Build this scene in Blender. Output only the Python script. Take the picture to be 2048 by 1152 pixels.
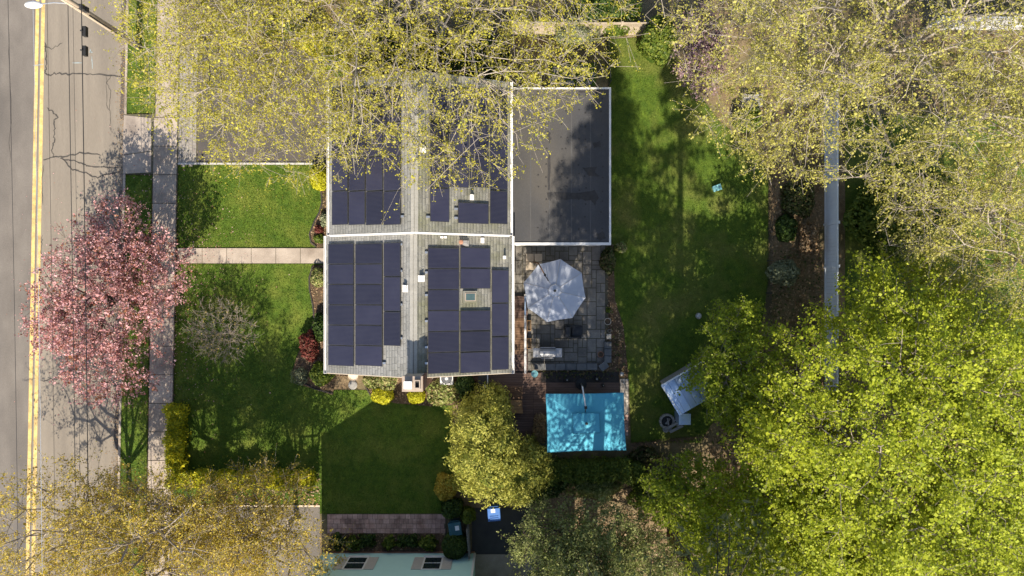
import bpy, math
import numpy as np
R = math.radians
rng = np.random.default_rng(11)
S = bpy.context.scene
for o in list(bpy.data.objects): bpy.data.objects.remove(o)
COL = S.collection

# ------------------------------------------------------------------ camera, sky, sun, exposure
H = 39.0                       # drone height above the yard
F = 2048 * 24 / 36             # focal length in photo pixels
cam_d = bpy.data.cameras.new('camera'); cam = bpy.data.objects.new('camera', cam_d); COL.objects.link(cam)
cam.location = (0, 0, H); cam.rotation_euler = (0, 0, 0)
cam_d.sensor_width = 36; cam_d.lens = 24; cam_d.clip_end = 1500
S.camera = cam
SUN_EL = R(40)
w = bpy.data.worlds.new('World'); S.world = w; w.use_nodes = True
sky = w.node_tree.nodes.new('ShaderNodeTexSky'); sky.sky_type = 'NISHITA'; sky.sun_disc = False
sky.sun_elevation = SUN_EL; sky.sun_rotation = R(180)
bg = w.node_tree.nodes['Background']; bg.inputs[1].default_value = 0.105
w.node_tree.links.new(sky.outputs[0], bg.inputs[0])
sd = bpy.data.lights.new('sun', 'SUN'); sd.energy = 5.0; sd.angle = R(0.4); sd.color = (1, 0.91, 0.76)
sun = bpy.data.objects.new('sun', sd); COL.objects.link(sun); sun.rotation_euler = (R(90) - SUN_EL, 0, R(-1))
sun.location = (0, -60, 60)
S.view_settings.view_transform = 'Standard'; S.view_settings.look = 'None'
S.view_settings.gamma = 1; S.view_settings.use_curve_mapping = False
S.view_settings.exposure = 0.95
S.render.engine = 'CYCLES'

def P(px, py, z=0.0):
    k = (H - z) / F
    return np.array([(px - 1024) * k, (576 - py) * k, z])
def PX(px, z=0.0): return (px - 1024) * (H - z) / F
def PY(py, z=0.0): return (576 - py) * (H - z) / F

# ------------------------------------------------------------------ materials
MATS = {}
def nd(t, kind, **kw):
    n = t.nodes.new(kind)
    for k, v in kw.items(): setattr(n, k, v)
    return n
def mat(name, c1, c2=None, scale=4.0, rough=0.85, bump=0.0, bscale=30.0, spec=0.25, c3=None, scale3=0.4,
        metal=0.0, pv=0.0, fine=0.0, fscale=60.0, stretch=None, coat=0.0, av=0.0):
    m = bpy.data.materials.new(name); m.use_nodes = True; t = m.node_tree; L = t.links
    b = t.nodes['Principled BSDF']
    b.inputs['Roughness'].default_value = rough; b.inputs['Specular IOR Level'].default_value = spec
    b.inputs['Metallic'].default_value = metal
    b.inputs['Coat Weight'].default_value = coat
    g = nd(t, 'ShaderNodeNewGeometry'); vec = g.outputs['Position']
    if stretch:
        mp = nd(t, 'ShaderNodeMapping'); mp.inputs['Scale'].default_value = stretch
        L.new(vec, mp.inputs[0]); vec = mp.outputs[0]
    def noise(s, det=5, ro=0.6):
        n = nd(t, 'ShaderNodeTexNoise'); n.inputs['Scale'].default_value = s; n.inputs['Detail'].default_value = det
        n.inputs['Roughness'].default_value = ro; L.new(vec, n.inputs['Vector']); return n.outputs['Fac']
    def ramp(f, a, bb):
        r = nd(t, 'ShaderNodeMapRange'); r.inputs[1].default_value = a; r.inputs[2].default_value = bb
        L.new(f, r.inputs[0]); return r.outputs[0]
    def mix(f, a, bb, mode='MIX'):
        x = nd(t, 'ShaderNodeMix', data_type='RGBA', blend_type=mode)
        if isinstance(f, float): x.inputs[0].default_value = f
        else: L.new(f, x.inputs[0])
        for s, i in ((a, 6), (bb, 7)):
            if isinstance(s, tuple): x.inputs[i].default_value = (*s[:3], 1)
            else: L.new(s, x.inputs[i])
        return x.outputs[2]
    col = c1
    if c2: col = mix(ramp(noise(scale), .32, .68), c1, c2)
    if c3: col = mix(ramp(noise(scale3, 3), .45, .7), col, c3)
    if fine:
        f = ramp(noise(fscale, 3, .7), .25, .75)
        v = nd(t, 'ShaderNodeMapRange'); v.inputs[3].default_value = 1 - fine; v.inputs[4].default_value = 1 + fine
        L.new(f, v.inputs[0])
        cc = nd(t, 'ShaderNodeCombineColor')
        for i in range(3): L.new(v.outputs[0], cc.inputs[i])
        col = mix(1.0, col, cc.outputs[0], 'MULTIPLY')
    if pv:
        oi = nd(t, 'ShaderNodeObjectInfo')
        v = nd(t, 'ShaderNodeMapRange'); v.inputs[3].default_value = 1 - pv; v.inputs[4].default_value = 1 + pv
        L.new(oi.outputs['Random'], v.inputs[0])
        cc = nd(t, 'ShaderNodeCombineColor')
        for i in range(3): L.new(v.outputs[0], cc.inputs[i])
        col = mix(1.0, col, cc.outputs[0], 'MULTIPLY')
    if av:
        oi = nd(t, 'ShaderNodeAttribute'); oi.attribute_name = 'rnd'
        v = nd(t, 'ShaderNodeMapRange'); v.inputs[3].default_value = 1 - av; v.inputs[4].default_value = 1 + av
        L.new(oi.outputs['Fac'], v.inputs[0])
        cc = nd(t, 'ShaderNodeCombineColor')
        for i in range(3): L.new(v.outputs[0], cc.inputs[i])
        col = mix(1.0, col, cc.outputs[0], 'MULTIPLY')
    if isinstance(col, tuple): b.inputs['Base Color'].default_value = (*col, 1)
    else: L.new(col, b.inputs['Base Color'])
    if bump:
        bp = nd(t, 'ShaderNodeBump'); bp.inputs['Strength'].default_value = bump; bp.inputs['Distance'].default_value = 0.05
        L.new(noise(bscale, 4, .7), bp.inputs['Height']); L.new(bp.outputs[0], b.inputs['Normal'])
    MATS[name] = m; return m
def leafmat(name, cols, trans=0.3, rough=0.55, tcol=None):
    m = bpy.data.materials.new(name); m.use_nodes = True; t = m.node_tree; L = t.links
    b = t.nodes['Principled BSDF']; b.inputs['Roughness'].default_value = rough; b.inputs['Specular IOR Level'].default_value = 0.25
    a = nd(t, 'ShaderNodeAttribute'); a.attribute_name = 'rnd'
    r = nd(t, 'ShaderNodeValToRGB')
    while len(r.color_ramp.elements) < len(cols): r.color_ramp.elements.new(0.5)
    for i, c in enumerate(cols):
        r.color_ramp.elements[i].position = i / max(1, len(cols) - 1); r.color_ramp.elements[i].color = (*c, 1)
    L.new(a.outputs['Fac'], r.inputs[0]); L.new(r.outputs[0], b.inputs['Base Color'])
    tr = nd(t, 'ShaderNodeBsdfTranslucent'); L.new(r.outputs[0], tr.inputs[0])
    mx = nd(t, 'ShaderNodeMixShader'); mx.inputs[0].default_value = trans
    L.new(b.outputs[0], mx.inputs[1]); L.new(tr.outputs[0], mx.inputs[2])
    L.new(mx.outputs[0], t.nodes['Material Output'].inputs[0])
    MATS[name] = m; return m

mat('litter', (.15, .10, .055), (.27, .20, .115), 1.5, c3=(.07, .075, .03), scale3=.25, bump=.8, bscale=14, fine=.45, fscale=22)
mat('lawn', (.046, .090, .008), (.098, .155, .014), 2.6, c3=(.145, .175, .025), scale3=.7, bump=.9, bscale=26, fine=.35, fscale=18)
mat('backlawn', (.046, .088, .008), (.10, .152, .014), 2.2, c3=(.17, .17, .04), scale3=.35, bump=.9, bscale=26, fine=.35, fscale=18)
mat('asphalt_old', (.142, .124, .108), (.182, .16, .138), 1.2, c3=(.11, .097, .086), scale3=.35, fine=.16, fscale=26, bump=.25, bscale=60, stretch=(1, .45, 1))
mat('asphalt_tan', (.205, .174, .139), (.24, .205, .164), .9, c3=(.172, .147, .12), scale3=.5, fine=.13, fscale=30, bump=.2, bscale=60, stretch=(1.6, .16, 1))
mat('asphalt_drive', (.075, .064, .057), (.105, .09, .08), .9, c3=(.07, .064, .06), scale3=.5, fine=.16, fscale=40, bump=.25, bscale=60)
mat('asphalt_dark', (.04, .04, .04), (.065, .063, .06), .9, fine=.2, fscale=40, bump=.25, bscale=60)
mat('crack', (.045, .04, .036), (.08, .072, .064), 6)
mat('yellow', (.58, .39, .11), (.66, .49, .22), 5, c3=(.36, .25, .11), scale3=1.6, fine=.2, fscale=20, rough=.7)
mat('utility_paint', (.33, .40, .42), (.26, .27, .25), 12)
mat('concrete', (.315, .26, .212), (.40, .335, .275), 1.6, c3=(.23, .185, .148), scale3=.6, fine=.16, fscale=22, bump=.15, bscale=40, pv=.10)
mat('apron', (.31, .26, .215), (.39, .33, .28), 1.6, c3=(.2, .165, .14), scale3=.8, fine=.16, fscale=22, bump=.15, pv=.1)
mat('granite', (.36, .345, .32), (.5, .48, .44), 6, fine=.2, fscale=30)
mat('stone_pav', (.25, .225, .20), (.37, .335, .30), 3, fine=.2, fscale=20, pv=.22)
mat('patio', (.18, .163, .142), (.26, .238, .205), 2.2, c3=(.135, .125, .112), scale3=.8, fine=.18, fscale=18, bump=.3, bscale=25, pv=.16)
mat('redpaver', (.40, .25, .21), (.50, .345, .30), 3, c3=(.20, .12, .10), scale3=1.3, fine=.15, fscale=20, pv=.2)
mat('joint', (.07, .06, .045), (.11, .1, .06), 5)
mat('slate', (.10, .105, .11), (.17, .17, .17), 2, fine=.2, pv=.2)
mat('flag', (.2, .19, .18), (.3, .285, .26), 2, fine=.2, pv=.2)
mat('mulch', (.085, .05, .03), (.18, .115, .07), 5, c3=(.06, .045, .025), scale3=.8, bump=.9, bscale=30, fine=.5, fscale=26)
mat('edging', (.03, .027, .025), (.06, .05, .045), 5)
mat('deck', (.125, .078, .06), (.175, .115, .092), 2, fine=.15, fscale=14, pv=.16, stretch=(.35, 2, 1))
mat('teak', (.30, .17, .075), (.40, .24, .115), 3, fine=.2, pv=.12)
mat('teak_dark', (.13, .075, .045), (.19, .115, .07), 3, fine=.2, pv=.12)
mat('white', (.70, .68, .66), (.62, .60, .57), 3, rough=.5)
mat('vinyl', (.78, .80, .83), (.70, .72, .75), 1.5, rough=.4, fine=.05)
mat('cream', (.55, .45, .34), (.66, .55, .43), 4)
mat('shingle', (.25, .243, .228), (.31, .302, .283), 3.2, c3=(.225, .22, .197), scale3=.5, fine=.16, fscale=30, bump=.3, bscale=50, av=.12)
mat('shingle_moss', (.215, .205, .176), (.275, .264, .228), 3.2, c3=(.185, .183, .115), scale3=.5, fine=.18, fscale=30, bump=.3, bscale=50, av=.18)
mat('ridge', (.30, .285, .255), (.37, .35, .31), 3, fine=.2, fscale=30)
mat('epdm', (.048, .048, .051), (.065, .064, .066), .9, c3=(.088, .078, .066), scale3=.2, fine=.12, fscale=22, rough=.75, bump=.12, bscale=20, stretch=(1, .5, 1))
mat('epdm_stain', (.033, .031, .031), (.05, .047, .046), 4)
mat('epdm_seam', (.085, .082, .08), (.068, .066, .066), 4, rough=.6)
mat('siding', (.62, .60, .56), (.55, .53, .50), 3)
mat('brick', (.22, .11, .07), (.30, .17, .115), 8, pv=.3, fine=.2)
mat('mortar', (.38, .33, .28), (.45, .40, .34), 8)
mat('cap', (.30, .235, .19), (.38, .31, .25), 8)
mat('fence_tan', (.33, .27, .20), (.42, .345, .26), 4, fine=.2)
mat('glass', (.02, .03, .035), rough=.06, spec=.6)
mat('skyglass', (.05, .085, .085), (.07, .11, .11), 4, rough=.08, spec=.6)
mat('alu', (.5, .5, .5), (.58, .58, .58), 5, rough=.35, metal=.8)
mat('steel', (.34, .34, .35), (.42, .42, .42), 3, rough=.5, metal=.55)
mat('darkmetal', (.03, .03, .032), (.05, .05, .05), 5, rough=.45)
mat('black', (.02, .02, .02), (.035, .035, .035), 5, rough=.5)
mat('canvas_white', (.44, .47, .54), (.40, .43, .50), 1.5, rough=.9, fine=.05)
mat('canvas_teal', (.075, .335, .46), (.095, .375, .50), 1.2, rough=.85, fine=.08, bump=.6, bscale=1.6)
mat('hem_teal', (.045, .22, .31), (.06, .26, .36), 4, rough=.85)
mat('cushion', (.035, .037, .042), (.055, .057, .062), 6, rough=.95)
mat('mint', (.43, .64, .58), (.47, .68, .62), 2, rough=.7, fine=.05)
mat('shutter', (.44, .40, .36), (.5, .46, .41), 5, rough=.6)
mat('brownroof', (.12, .10, .09), (.16, .14, .12), 3, fine=.2)
mat('blue_plastic', (.05, .14, .40), (.065, .17, .45), 4, rough=.45)
mat('teal_plastic', (.03, .09, .12), (.04, .115, .15), 4, rough=.45)
mat('label_paper', (.7, .72, .75), (.62, .65, .7), 9)
mat('teal_glass', (.12, .34, .38), (.25, .47, .48), 14, rough=.15, spec=.5)
mat('terracotta', (.30, .14, .085), (.38, .2, .13), 6)
mat('stonepot', (.30, .28, .24), (.38, .35, .31), 6)
mat('soil', (.05, .035, .025), (.08, .06, .04), 12)
mat('galv_sky_tint', (.34, .46, .64), (.46, .56, .70), 2, rough=.22, metal=.45, fine=.04, pv=.3)  # blue of the reflected sky is put into the metal's base colour
mat('greywood', (.20, .19, .18), (.30, .285, .27), 3, fine=.2, pv=.2, stretch=(1, 6, 1))
mat('pole', (.42, .33, .24), (.52, .42, .32), 5, fine=.15, fscale=30, stretch=(3, 3, .5))
mat('wire', (.02, .02, .022), rough=.6)
mat('wire_white', (.6, .6, .6), rough=.6)
mat('red_plastic', (.55, .06, .03), (.62, .09, .04), 5, rough=.4)
mat('brownfence', (.09, .06, .04), (.15, .10, .065), 4, pv=.3, fine=.2)
mat('bark', (.23, .19, .15), (.34, .29, .235), 5, fine=.3, fscale=14, bump=.5, bscale=14, stretch=(2, 2, .6))
mat('bark_grey', (.28, .24, .195), (.38, .33, .275), 5, fine=.25, fscale=14, bump=.5, bscale=14)
mat('bark_dark', (.07, .052, .042), (.13, .1, .08), 5, fine=.3, fscale=14, bump=.5, bscale=14)
leafmat('blossom_yellow', [(.26, .235, .025), (.40, .36, .04), (.52, .47, .075), (.34, .355, .045)], .38)
leafmat('blossom_pale', [(.27, .25, .045), (.42, .39, .08), (.53, .49, .13), (.36, .37, .07)], .4)
leafmat('olive', [(.13, .165, .04), (.24, .275, .08), (.36, .37, .145), (.18, .225, .04)], .4)
leafmat('green_bright', [(.20, .25, .014), (.34, .39, .02), (.48, .52, .04), (.27, .34, .02)], .45)
leafmat('green_mid', [(.13, .19, .015), (.25, .32, .022), (.36, .41, .035), (.18, .25, .02)], .45)
leafmat('willow', [(.34, .24, .025), (.54, .40, .05), (.64, .50, .10), (.36, .33, .04)], .42)
leafmat('cherry', [(.24, .09, .045), (.42, .17, .15), (.60, .32, .32), (.70, .44, .45), (.30, .13, .055)], .3)
leafmat('plum', [(.30, .18, .21), (.55, .40, .44), (.2, .11, .12), (.26, .26, .09)], .3)
leafmat('golden', [(.15, .18, .025), (.31, .315, .05), (.49, .46, .095), (.15, .18, .03)], .33)
leafmat('goldball', [(.28, .28, .012), (.44, .42, .018), (.55, .52, .03)], .25)
leafmat('forsythia', [(.50, .44, .014), (.66, .58, .018), (.22, .27, .02), (.40, .40, .02)], .35)
leafmat('pine', [(.09, .11, .035), (.165, .185, .065), (.26, .26, .11), (.12, .145, .035)], .3)
leafmat('darkgreen', [(.02, .045, .01), (.045, .08, .014), (.075, .115, .02)], .2)
leafmat('midshrub', [(.05, .09, .012), (.11, .155, .02), (.18, .21, .03)], .3)
leafmat('variegated', [(.10, .16, .03), (.24, .27, .07), (.44, .42, .18), (.16, .09, .04)], .25)
leafmat('greygreen', [(.14, .16, .09), (.23, .25, .14), (.3, .31, .18)], .25)
leafmat('tangrass', [(.25, .17, .08), (.42, .30, .16), (.5, .38, .22)], .2)
leafmat('redmaple', [(.12, .025, .02), (.2, .05, .04), (.10, .05, .03)], .3)
leafmat('dryleaf', [(.17, .10, .05), (.30, .19, .10), (.38, .27, .16), (.11, .08, .04)], .1)
leafmat('ivy', [(.03, .05, .012), (.075, .10, .02), (.14, .13, .05), (.10, .06, .03)], .2)
leafmat('blade', [(.045, .09, .009), (.095, .155, .014), (.17, .22, .03), (.06, .115, .01)], .35)

# ------------------------------------------------------------------ mesh helpers
WLOC = {}
def link(name, data, parent=None, loc=None):
    o = bpy.data.objects.new(name, data); COL.objects.link(o)
    if parent is not None:
        o.parent = parent; WLOC[o.name] = WLOC[parent.name]
    else:
        l = np.array(loc if loc is not None else (0, 0, 0), float); o.location = l; WLOC[o.name] = l
    return o
def tag(o, label, cat, group=None):
    o['label'] = label; o['category'] = cat
    if group: o['group'] = group
    return o
def thing(name, label, cat, loc, group=None):
    o = link(name, None, None, loc); o.empty_display_size = .2
    return tag(o, label, cat, group)
class MB:
    def __init__(s): s.v = []; s.f = []; s.n = 0
    def add(s, v, f):
        v = np.asarray(v, float).reshape(-1, 3); s.v.append(v)
        s.f += [[i + s.n for i in q] for q in f]; s.n += len(v); return s
    def box(s, x0, x1, y0, y1, z0, z1):
        x0, x1 = min(x0, x1), max(x0, x1); y0, y1 = min(y0, y1), max(y0, y1)
        v = [(x, y, z) for z in (z0, z1) for y in (y0, y1) for x in (x0, x1)]
        return s.add(v, [(0, 2, 3, 1), (4, 5, 7, 6), (0, 1, 5, 4), (2, 6, 7, 3), (0, 4, 6, 2), (1, 3, 7, 5)])
    def obox(s, c, ux, uy, uz):
        c, ux, uy, uz = (np.array(a, float) for a in (c, ux, uy, uz))
        v = [c + a * ux + b * uy + d * uz for d in (-1, 1) for b in (-1, 1) for a in (-1, 1)]
        return s.add(v, [(0, 2, 3, 1), (4, 5, 7, 6), (0, 1, 5, 4), (2, 6, 7, 3), (0, 4, 6, 2), (1, 3, 7, 5)])
    def bar(s, a, b, w, h):
        a, b = np.array(a, float), np.array(b, float); d = b - a; l = np.linalg.norm(d); d /= l
        up = np.array([0, 0, 1.]) if abs(d[2]) < .9 else np.array([1., 0, 0])
        sd_ = np.cross(d, up); sd_ /= np.linalg.norm(sd_); u2 = np.cross(sd_, d)
        return s.obox((a + b) / 2, d * l / 2, sd_ * w / 2, u2 * h / 2)
    def prism(s, poly, z0, z1):
        n = len(poly); a = sum(poly[i][0] * poly[(i + 1) % n][1] - poly[(i + 1) % n][0] * poly[i][1] for i in range(n))
        if a < 0: poly = poly[::-1]
        v = [(p[0], p[1], z0) for p in poly] + [(p[0], p[1], z1) for p in poly]
        f = [tuple(range(n))[::-1], tuple(range(n, 2 * n))] + [(i, (i + 1) % n, n + (i + 1) % n, n + i) for i in range(n)]
        return s.add(v, f)
    def sheet(s, poly, z):
        n = len(poly); a = sum(poly[i][0] * poly[(i + 1) % n][1] - poly[(i + 1) % n][0] * poly[i][1] for i in range(n))
        if a < 0: poly = poly[::-1]
        return s.add([(p[0], p[1], z) for p in poly], [tuple(range(n))])
    def tube(s, pts, r, n=6):
        pts = np.array(pts, float)[None]; r = np.atleast_1d(np.array(r, float))
        if len(r) == 1: r = np.repeat(r, pts.shape[1])
        v, f = tubes(pts, r[None], n); s.add(v, f.tolist())
        k = pts.shape[1]
        s.f.append([s.n - len(v) + i for i in range(n)][::-1]); s.f.append([s.n - len(v) + (k - 1) * n + i for i in range(n)])
        return s
    def lathe(s, prof, c, n=20):
        v = []; f = []
        for r, z in prof:
            for i in range(n): v.append((c[0] + r * math.cos(2 * math.pi * i / n), c[1] + r * math.sin(2 * math.pi * i / n), c[2] + z))
        for k in range(len(prof) - 1):
            for i in range(n): f.append((k * n + i, k * n + (i + 1) % n, (k + 1) * n + (i + 1) % n, (k + 1) * n + i))
        f.append(tuple(range(n))[::-1]); f.append(tuple(range((len(prof) - 1) * n, len(prof) * n)))
        return s.add(v, f)
    def build(s, name, m, parent=None, loc=None, smooth=False, kind=None):
        v = np.concatenate(s.v)
        base = WLOC[parent.name] if parent is not None else np.array(loc if loc is not None else (0, 0, 0), float)
        me = bpy.data.meshes.new(name); me.from_pydata((v - base).tolist(), [], s.f)
        me.materials.append(MATS[m])
        if smooth: me.shade_smooth()
        o = link(name, me, parent, loc)
        if kind: o['kind'] = kind
        return o
def tubes(pts, rad, n):
    """pts (N,k,3), rad (N,k) -> verts, quad faces"""
    N, k, _ = pts.shape
    tg = np.gradient(pts, axis=1); tg /= np.linalg.norm(tg, axis=2, keepdims=True) + 1e-9
    ref = np.where(np.abs(tg[:, :1, 2:3]) > .8, np.array([1., 0, 0]), np.array([0, 0, 1.]))
    a = np.cross(tg, np.broadcast_to(ref, tg.shape)); a /= np.linalg.norm(a, axis=2, keepdims=True) + 1e-9
    b = np.cross(tg, a)
    an = np.arange(n) * 2 * np.pi / n
    v = pts[:, :, None] + rad[:, :, None, None] * (a[:, :, None] * np.cos(an)[:, None] + b[:, :, None] * np.sin(an)[:, None])
    idx = np.arange(N * k * n).reshape(N, k, n)
    f = np.stack([idx[:, :-1], np.roll(idx, -1, 2)[:, :-1], np.roll(idx, -1, 2)[:, 1:], idx[:, 1:]], -1).reshape(-1, 4)
    return v.reshape(-1, 3), f
def quadmesh(name, v, f, m, parent=None, loc=None, rnd=None, kind=None, smooth=False):
    base = WLOC[parent.name] if parent is not None else np.array(loc if loc is not None else (0, 0, 0), float)
    v = (np.asarray(v) - base).astype(np.float32); f = np.asarray(f, np.int32); k = f.shape[1]
    me = bpy.data.meshes.new(name)
    me.vertices.add(len(v)); me.vertices.foreach_set('co', v.ravel())
    me.loops.add(f.size); me.loops.foreach_set('vertex_index', f.ravel())
    me.polygons.add(len(f)); me.polygons.foreach_set('loop_start', np.arange(0, f.size, k, dtype=np.int32))
    me.update(calc_edges=True); me.materials.append(MATS[m])
    if rnd is not None:
        at = me.attributes.new('rnd', 'FLOAT', 'FACE'); at.data.foreach_set('value', np.asarray(rnd, np.float32))
    if smooth: me.shade_smooth()
    o = link(name, me, parent, loc)
    if kind: o['kind'] = kind
    return o
def leaves(c, size, up=0.5, asp=0.7, dirs=None, rnd=None):
    """diamond leaves at centres c: verts, faces, rnd"""
    n = len(c); sz = size * np.clip(rng.lognormal(-.08, .38, (n, 1)), .4, 2.0)
    nrm = rng.normal(size=(n, 3)); nrm /= np.linalg.norm(nrm, axis=1, keepdims=True)
    nrm = nrm * (1 - up) + np.array([0, 0, 1.]) * up if dirs is None else nrm * .55 + dirs * up
    nrm /= np.linalg.norm(nrm, axis=1, keepdims=True) + 1e-9
    t = np.cross(nrm, rng.normal(size=(n, 3))); t /= np.linalg.norm(t, axis=1, keepdims=True) + 1e-9
    b = np.cross(nrm, t)
    v = np.stack([c - t * sz, c - b * sz * asp + t * sz * .1 + nrm * sz * .15, c + t * sz, c + b * sz * asp + t * sz * .1 + nrm * sz * .15], 1).reshape(-1, 3)
    f = np.arange(4 * n).reshape(n, 4)
    return v, f, (rng.random(n) if rnd is None else rnd)

def inellip(n, c, r, pw=2.2, zmin=-.5):
    d = rng.normal(size=(n * 4 + 20, 3)); d /= np.linalg.norm(d, axis=1, keepdims=True); d = d[d[:, 2] > zmin][:n]
    c, r = np.atleast_2d(np.array(c, float)), np.atleast_2d(np.array(r, float))
    w_ = r[:, 0] * r[:, 1]; i = rng.choice(len(c), n, p=w_ / w_.sum())
    return c[i] + d * r[i] * (rng.random((len(d), 1)) ** (1 / pw))

def grow(base, fork, center, rad, counts, r0, sig=.5, zmin=-.5, lift=.12, tips=None):
    """trunk, limbs and twigs that fill an ellipsoid; returns list of (pts, radii, sides)"""
    base, fork = np.array(base, float), np.array(fork, float)
    k = 7; t = np.linspace(0, 1, k)[:, None]
    tr = base + (fork - base) * t + np.sin(t * 3.0) * rng.normal(size=(1, 3)) * .12 * np.array([1, 1, 0])
    rr = r0 * (1.25 - .55 * t[:, 0] ** .5); rr[0] = r0 * 1.55
    out = [(tr[None], rr[None], 9)]
    nodes = tr[3:]; plen = np.linspace(.5, 1, k)[3:] * np.linalg.norm(fork - base); nr = rr[3:]
    prev = nodes
    for li, (n, rl) in enumerate(counts):
        if li == 0: tp = inellip(n, center, np.array(rad) * .72, 5, max(zmin, -.35))
        elif li < len(counts) - 1: tp = inellip(n, center, rad, 2.6, zmin)
        else:
            tp = tips_prev[rng.integers(0, len(tips_prev), n)] + rng.normal(size=(n, 3)) * sig * np.array([1, 1, .7])
        best = np.zeros(len(tp), int)
        for s in range(0, len(tp), 500):
            d = np.linalg.norm(tp[s:s + 500, None] - nodes[None], axis=2) + (.45 if li < 2 else .25) * plen[None]
            best[s:s + 500] = d.argmin(1)
        p0 = nodes[best]; L = np.linalg.norm(tp - p0, axis=1, keepdims=True)
        kk = 6 if li == 0 else (5 if li == 1 else (4 if li == 2 else 2))
        ctrl = (p0 + tp) / 2 + np.array([0, 0, 1.]) * L * lift + rng.normal(size=tp.shape) * L * .10
        u = np.linspace(0, 1, kk)[None, :, None]
        pts = (1 - u) ** 2 * p0[:, None] + 2 * u * (1 - u) * ctrl[:, None] + u ** 2 * tp[:, None]
        if li < 3: pts[:, 1:-1] += rng.normal(size=pts[:, 1:-1].shape) * L[:, :, None] * .055
        ra = np.minimum(nr[best] * .75, rl)
        rads = ra[:, None] * np.linspace(1, .35, kk)[None]
        out.append((pts, rads, (7, 5, 4, 3, 3)[li]))
        newn = pts[:, 1:].reshape(-1, 3); newl = (plen[best][:, None] + L * np.linspace(0, 1, kk)[None, 1:]).ravel()
        newr = rads[:, 1:].ravel()
        if li < 2: nodes = np.concatenate([nodes, newn]); plen = np.concatenate([plen, newl]); nr = np.concatenate([nr, newr])
        else: nodes, plen, nr = newn, newl, newr
        tips_prev = tp
    return out
def clump(pts, n, r, flat=.7):
    c = np.repeat(pts, n, 0); return c + rng.normal(size=c.shape) * r * np.array([1, 1, flat])

def make_tree(name, label, cat, base, h, center, rad, counts, r0, leaf, bark, size, per, cr, up=.45, fork=.3, sig=.5,
              zmin=-.5, group=None, frac=1.0, asp=.7, lean=(0, 0), lift=.12, inframe=None):
    t = thing(name, label, cat, (base[0], base[1], 0), group)
    fk = (base[0] + lean[0], base[1] + lean[1], h * fork)
    g = grow((base[0], base[1], -.15), fk, center, rad, counts, r0, sig, zmin, lift)
    vs, fs, n = [], [], 0
    for i, (p, r, k) in enumerate(g[:3]):
        v, f = tubes(p, r, k); vs.append(v); fs.append(f + n); n += len(v)
    quadmesh('trunk', np.concatenate(vs), np.concatenate(fs), bark, t, smooth=True)
    vs, fs, n = [], [], 0
    for i, (p, r, k) in enumerate(g[3:]):
        v, f = tubes(p, np.maximum(r, .007), k); vs.append(v); fs.append(f + n); n += len(v)
    quadmesh('branches', np.concatenate(vs), np.concatenate(fs), bark, t, kind='stuff')
    if per:
        tw = g[-1][0]
        c = np.concatenate([tw[:, -1], tw[:, 0] * .28 + tw[:, -1] * .72, tw[:, 0] * .55 + tw[:, -1] * .45])
        # far outside the view to the north and east the crown is thinner
        k_ = F / (H - c[:, 2]); far = (c[:, 1] * k_ > 576 + 130) | (c[:, 0] * k_ > 1024 + 160)
        c = c[~far | (rng.random(len(c)) < .3)]
        if frac < 1: c = c[rng.random(len(c)) < frac]
        ccol = np.repeat(np.clip(rng.normal(.5, .22, len(c)), 0, 1), per)
        cs_ = np.clip(rng.lognormal(-.1, .45, len(c)), .4, 2.2)
        lc = np.repeat(c, per, 0) + rng.normal(size=(len(c) * per, 3)) * np.repeat(cs_, per)[:, None] * cr * np.array([1, 1, .7])
        v, f, rn = leaves(lc, size * np.repeat(np.clip(cs_, .7, 1.2), per)[:, None], up, asp, rnd=np.clip(ccol + rng.normal(0, .18, len(lc)), 0, 1))
        quadmesh('crown', v, f, leaf, t, rnd=rn)
    return t

def lumpy(n, c, r, lump=.12, zmin=-.2, shell=.85, seed=0):
    d = rng.normal(size=(int(n * 2.2), 3)); d /= np.linalg.norm(d, axis=1, keepdims=True); d = d[d[:, 2] > zmin][:n]
    ph = np.random.default_rng(seed + 5).uniform(0, 6.28, 6)
    w_ = 1 + lump * (np.sin(d[:, 0] * 5 + ph[0]) + np.sin(d[:, 1] * 6 + ph[1]) + np.sin(d[:, 2] * 5 + d[:, 0] * 4 + ph[2])) / 1.6
    rr = w_ * rng.uniform(shell, 1.0, len(d)) ** .7
    return np.array(c) + d * np.array(r) * rr[:, None], d
def core(v, c, r, seed=0, n=10):
    """closed lumpy ellipsoid inside a shrub, as quads"""
    th = np.linspace(.02, np.pi * .5, 6); an = np.arange(n) * 2 * np.pi / n
    pts = np.array([[np.sin(t) * np.cos(a), np.sin(t) * np.sin(a), np.cos(t)] for t in th for a in an]) * np.array(r) + np.array(c)
    bot = pts[-n:].copy(); bot[:, 2] = 0.005; pts = np.concatenate([pts, bot])
    idx = np.arange(7 * n).reshape(7, n)
    f = np.stack([idx[:-1], idx[1:], np.roll(idx, -1, 1)[1:], np.roll(idx, -1, 1)[:-1]], -1).reshape(-1, 4)
    return pts, f
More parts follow.
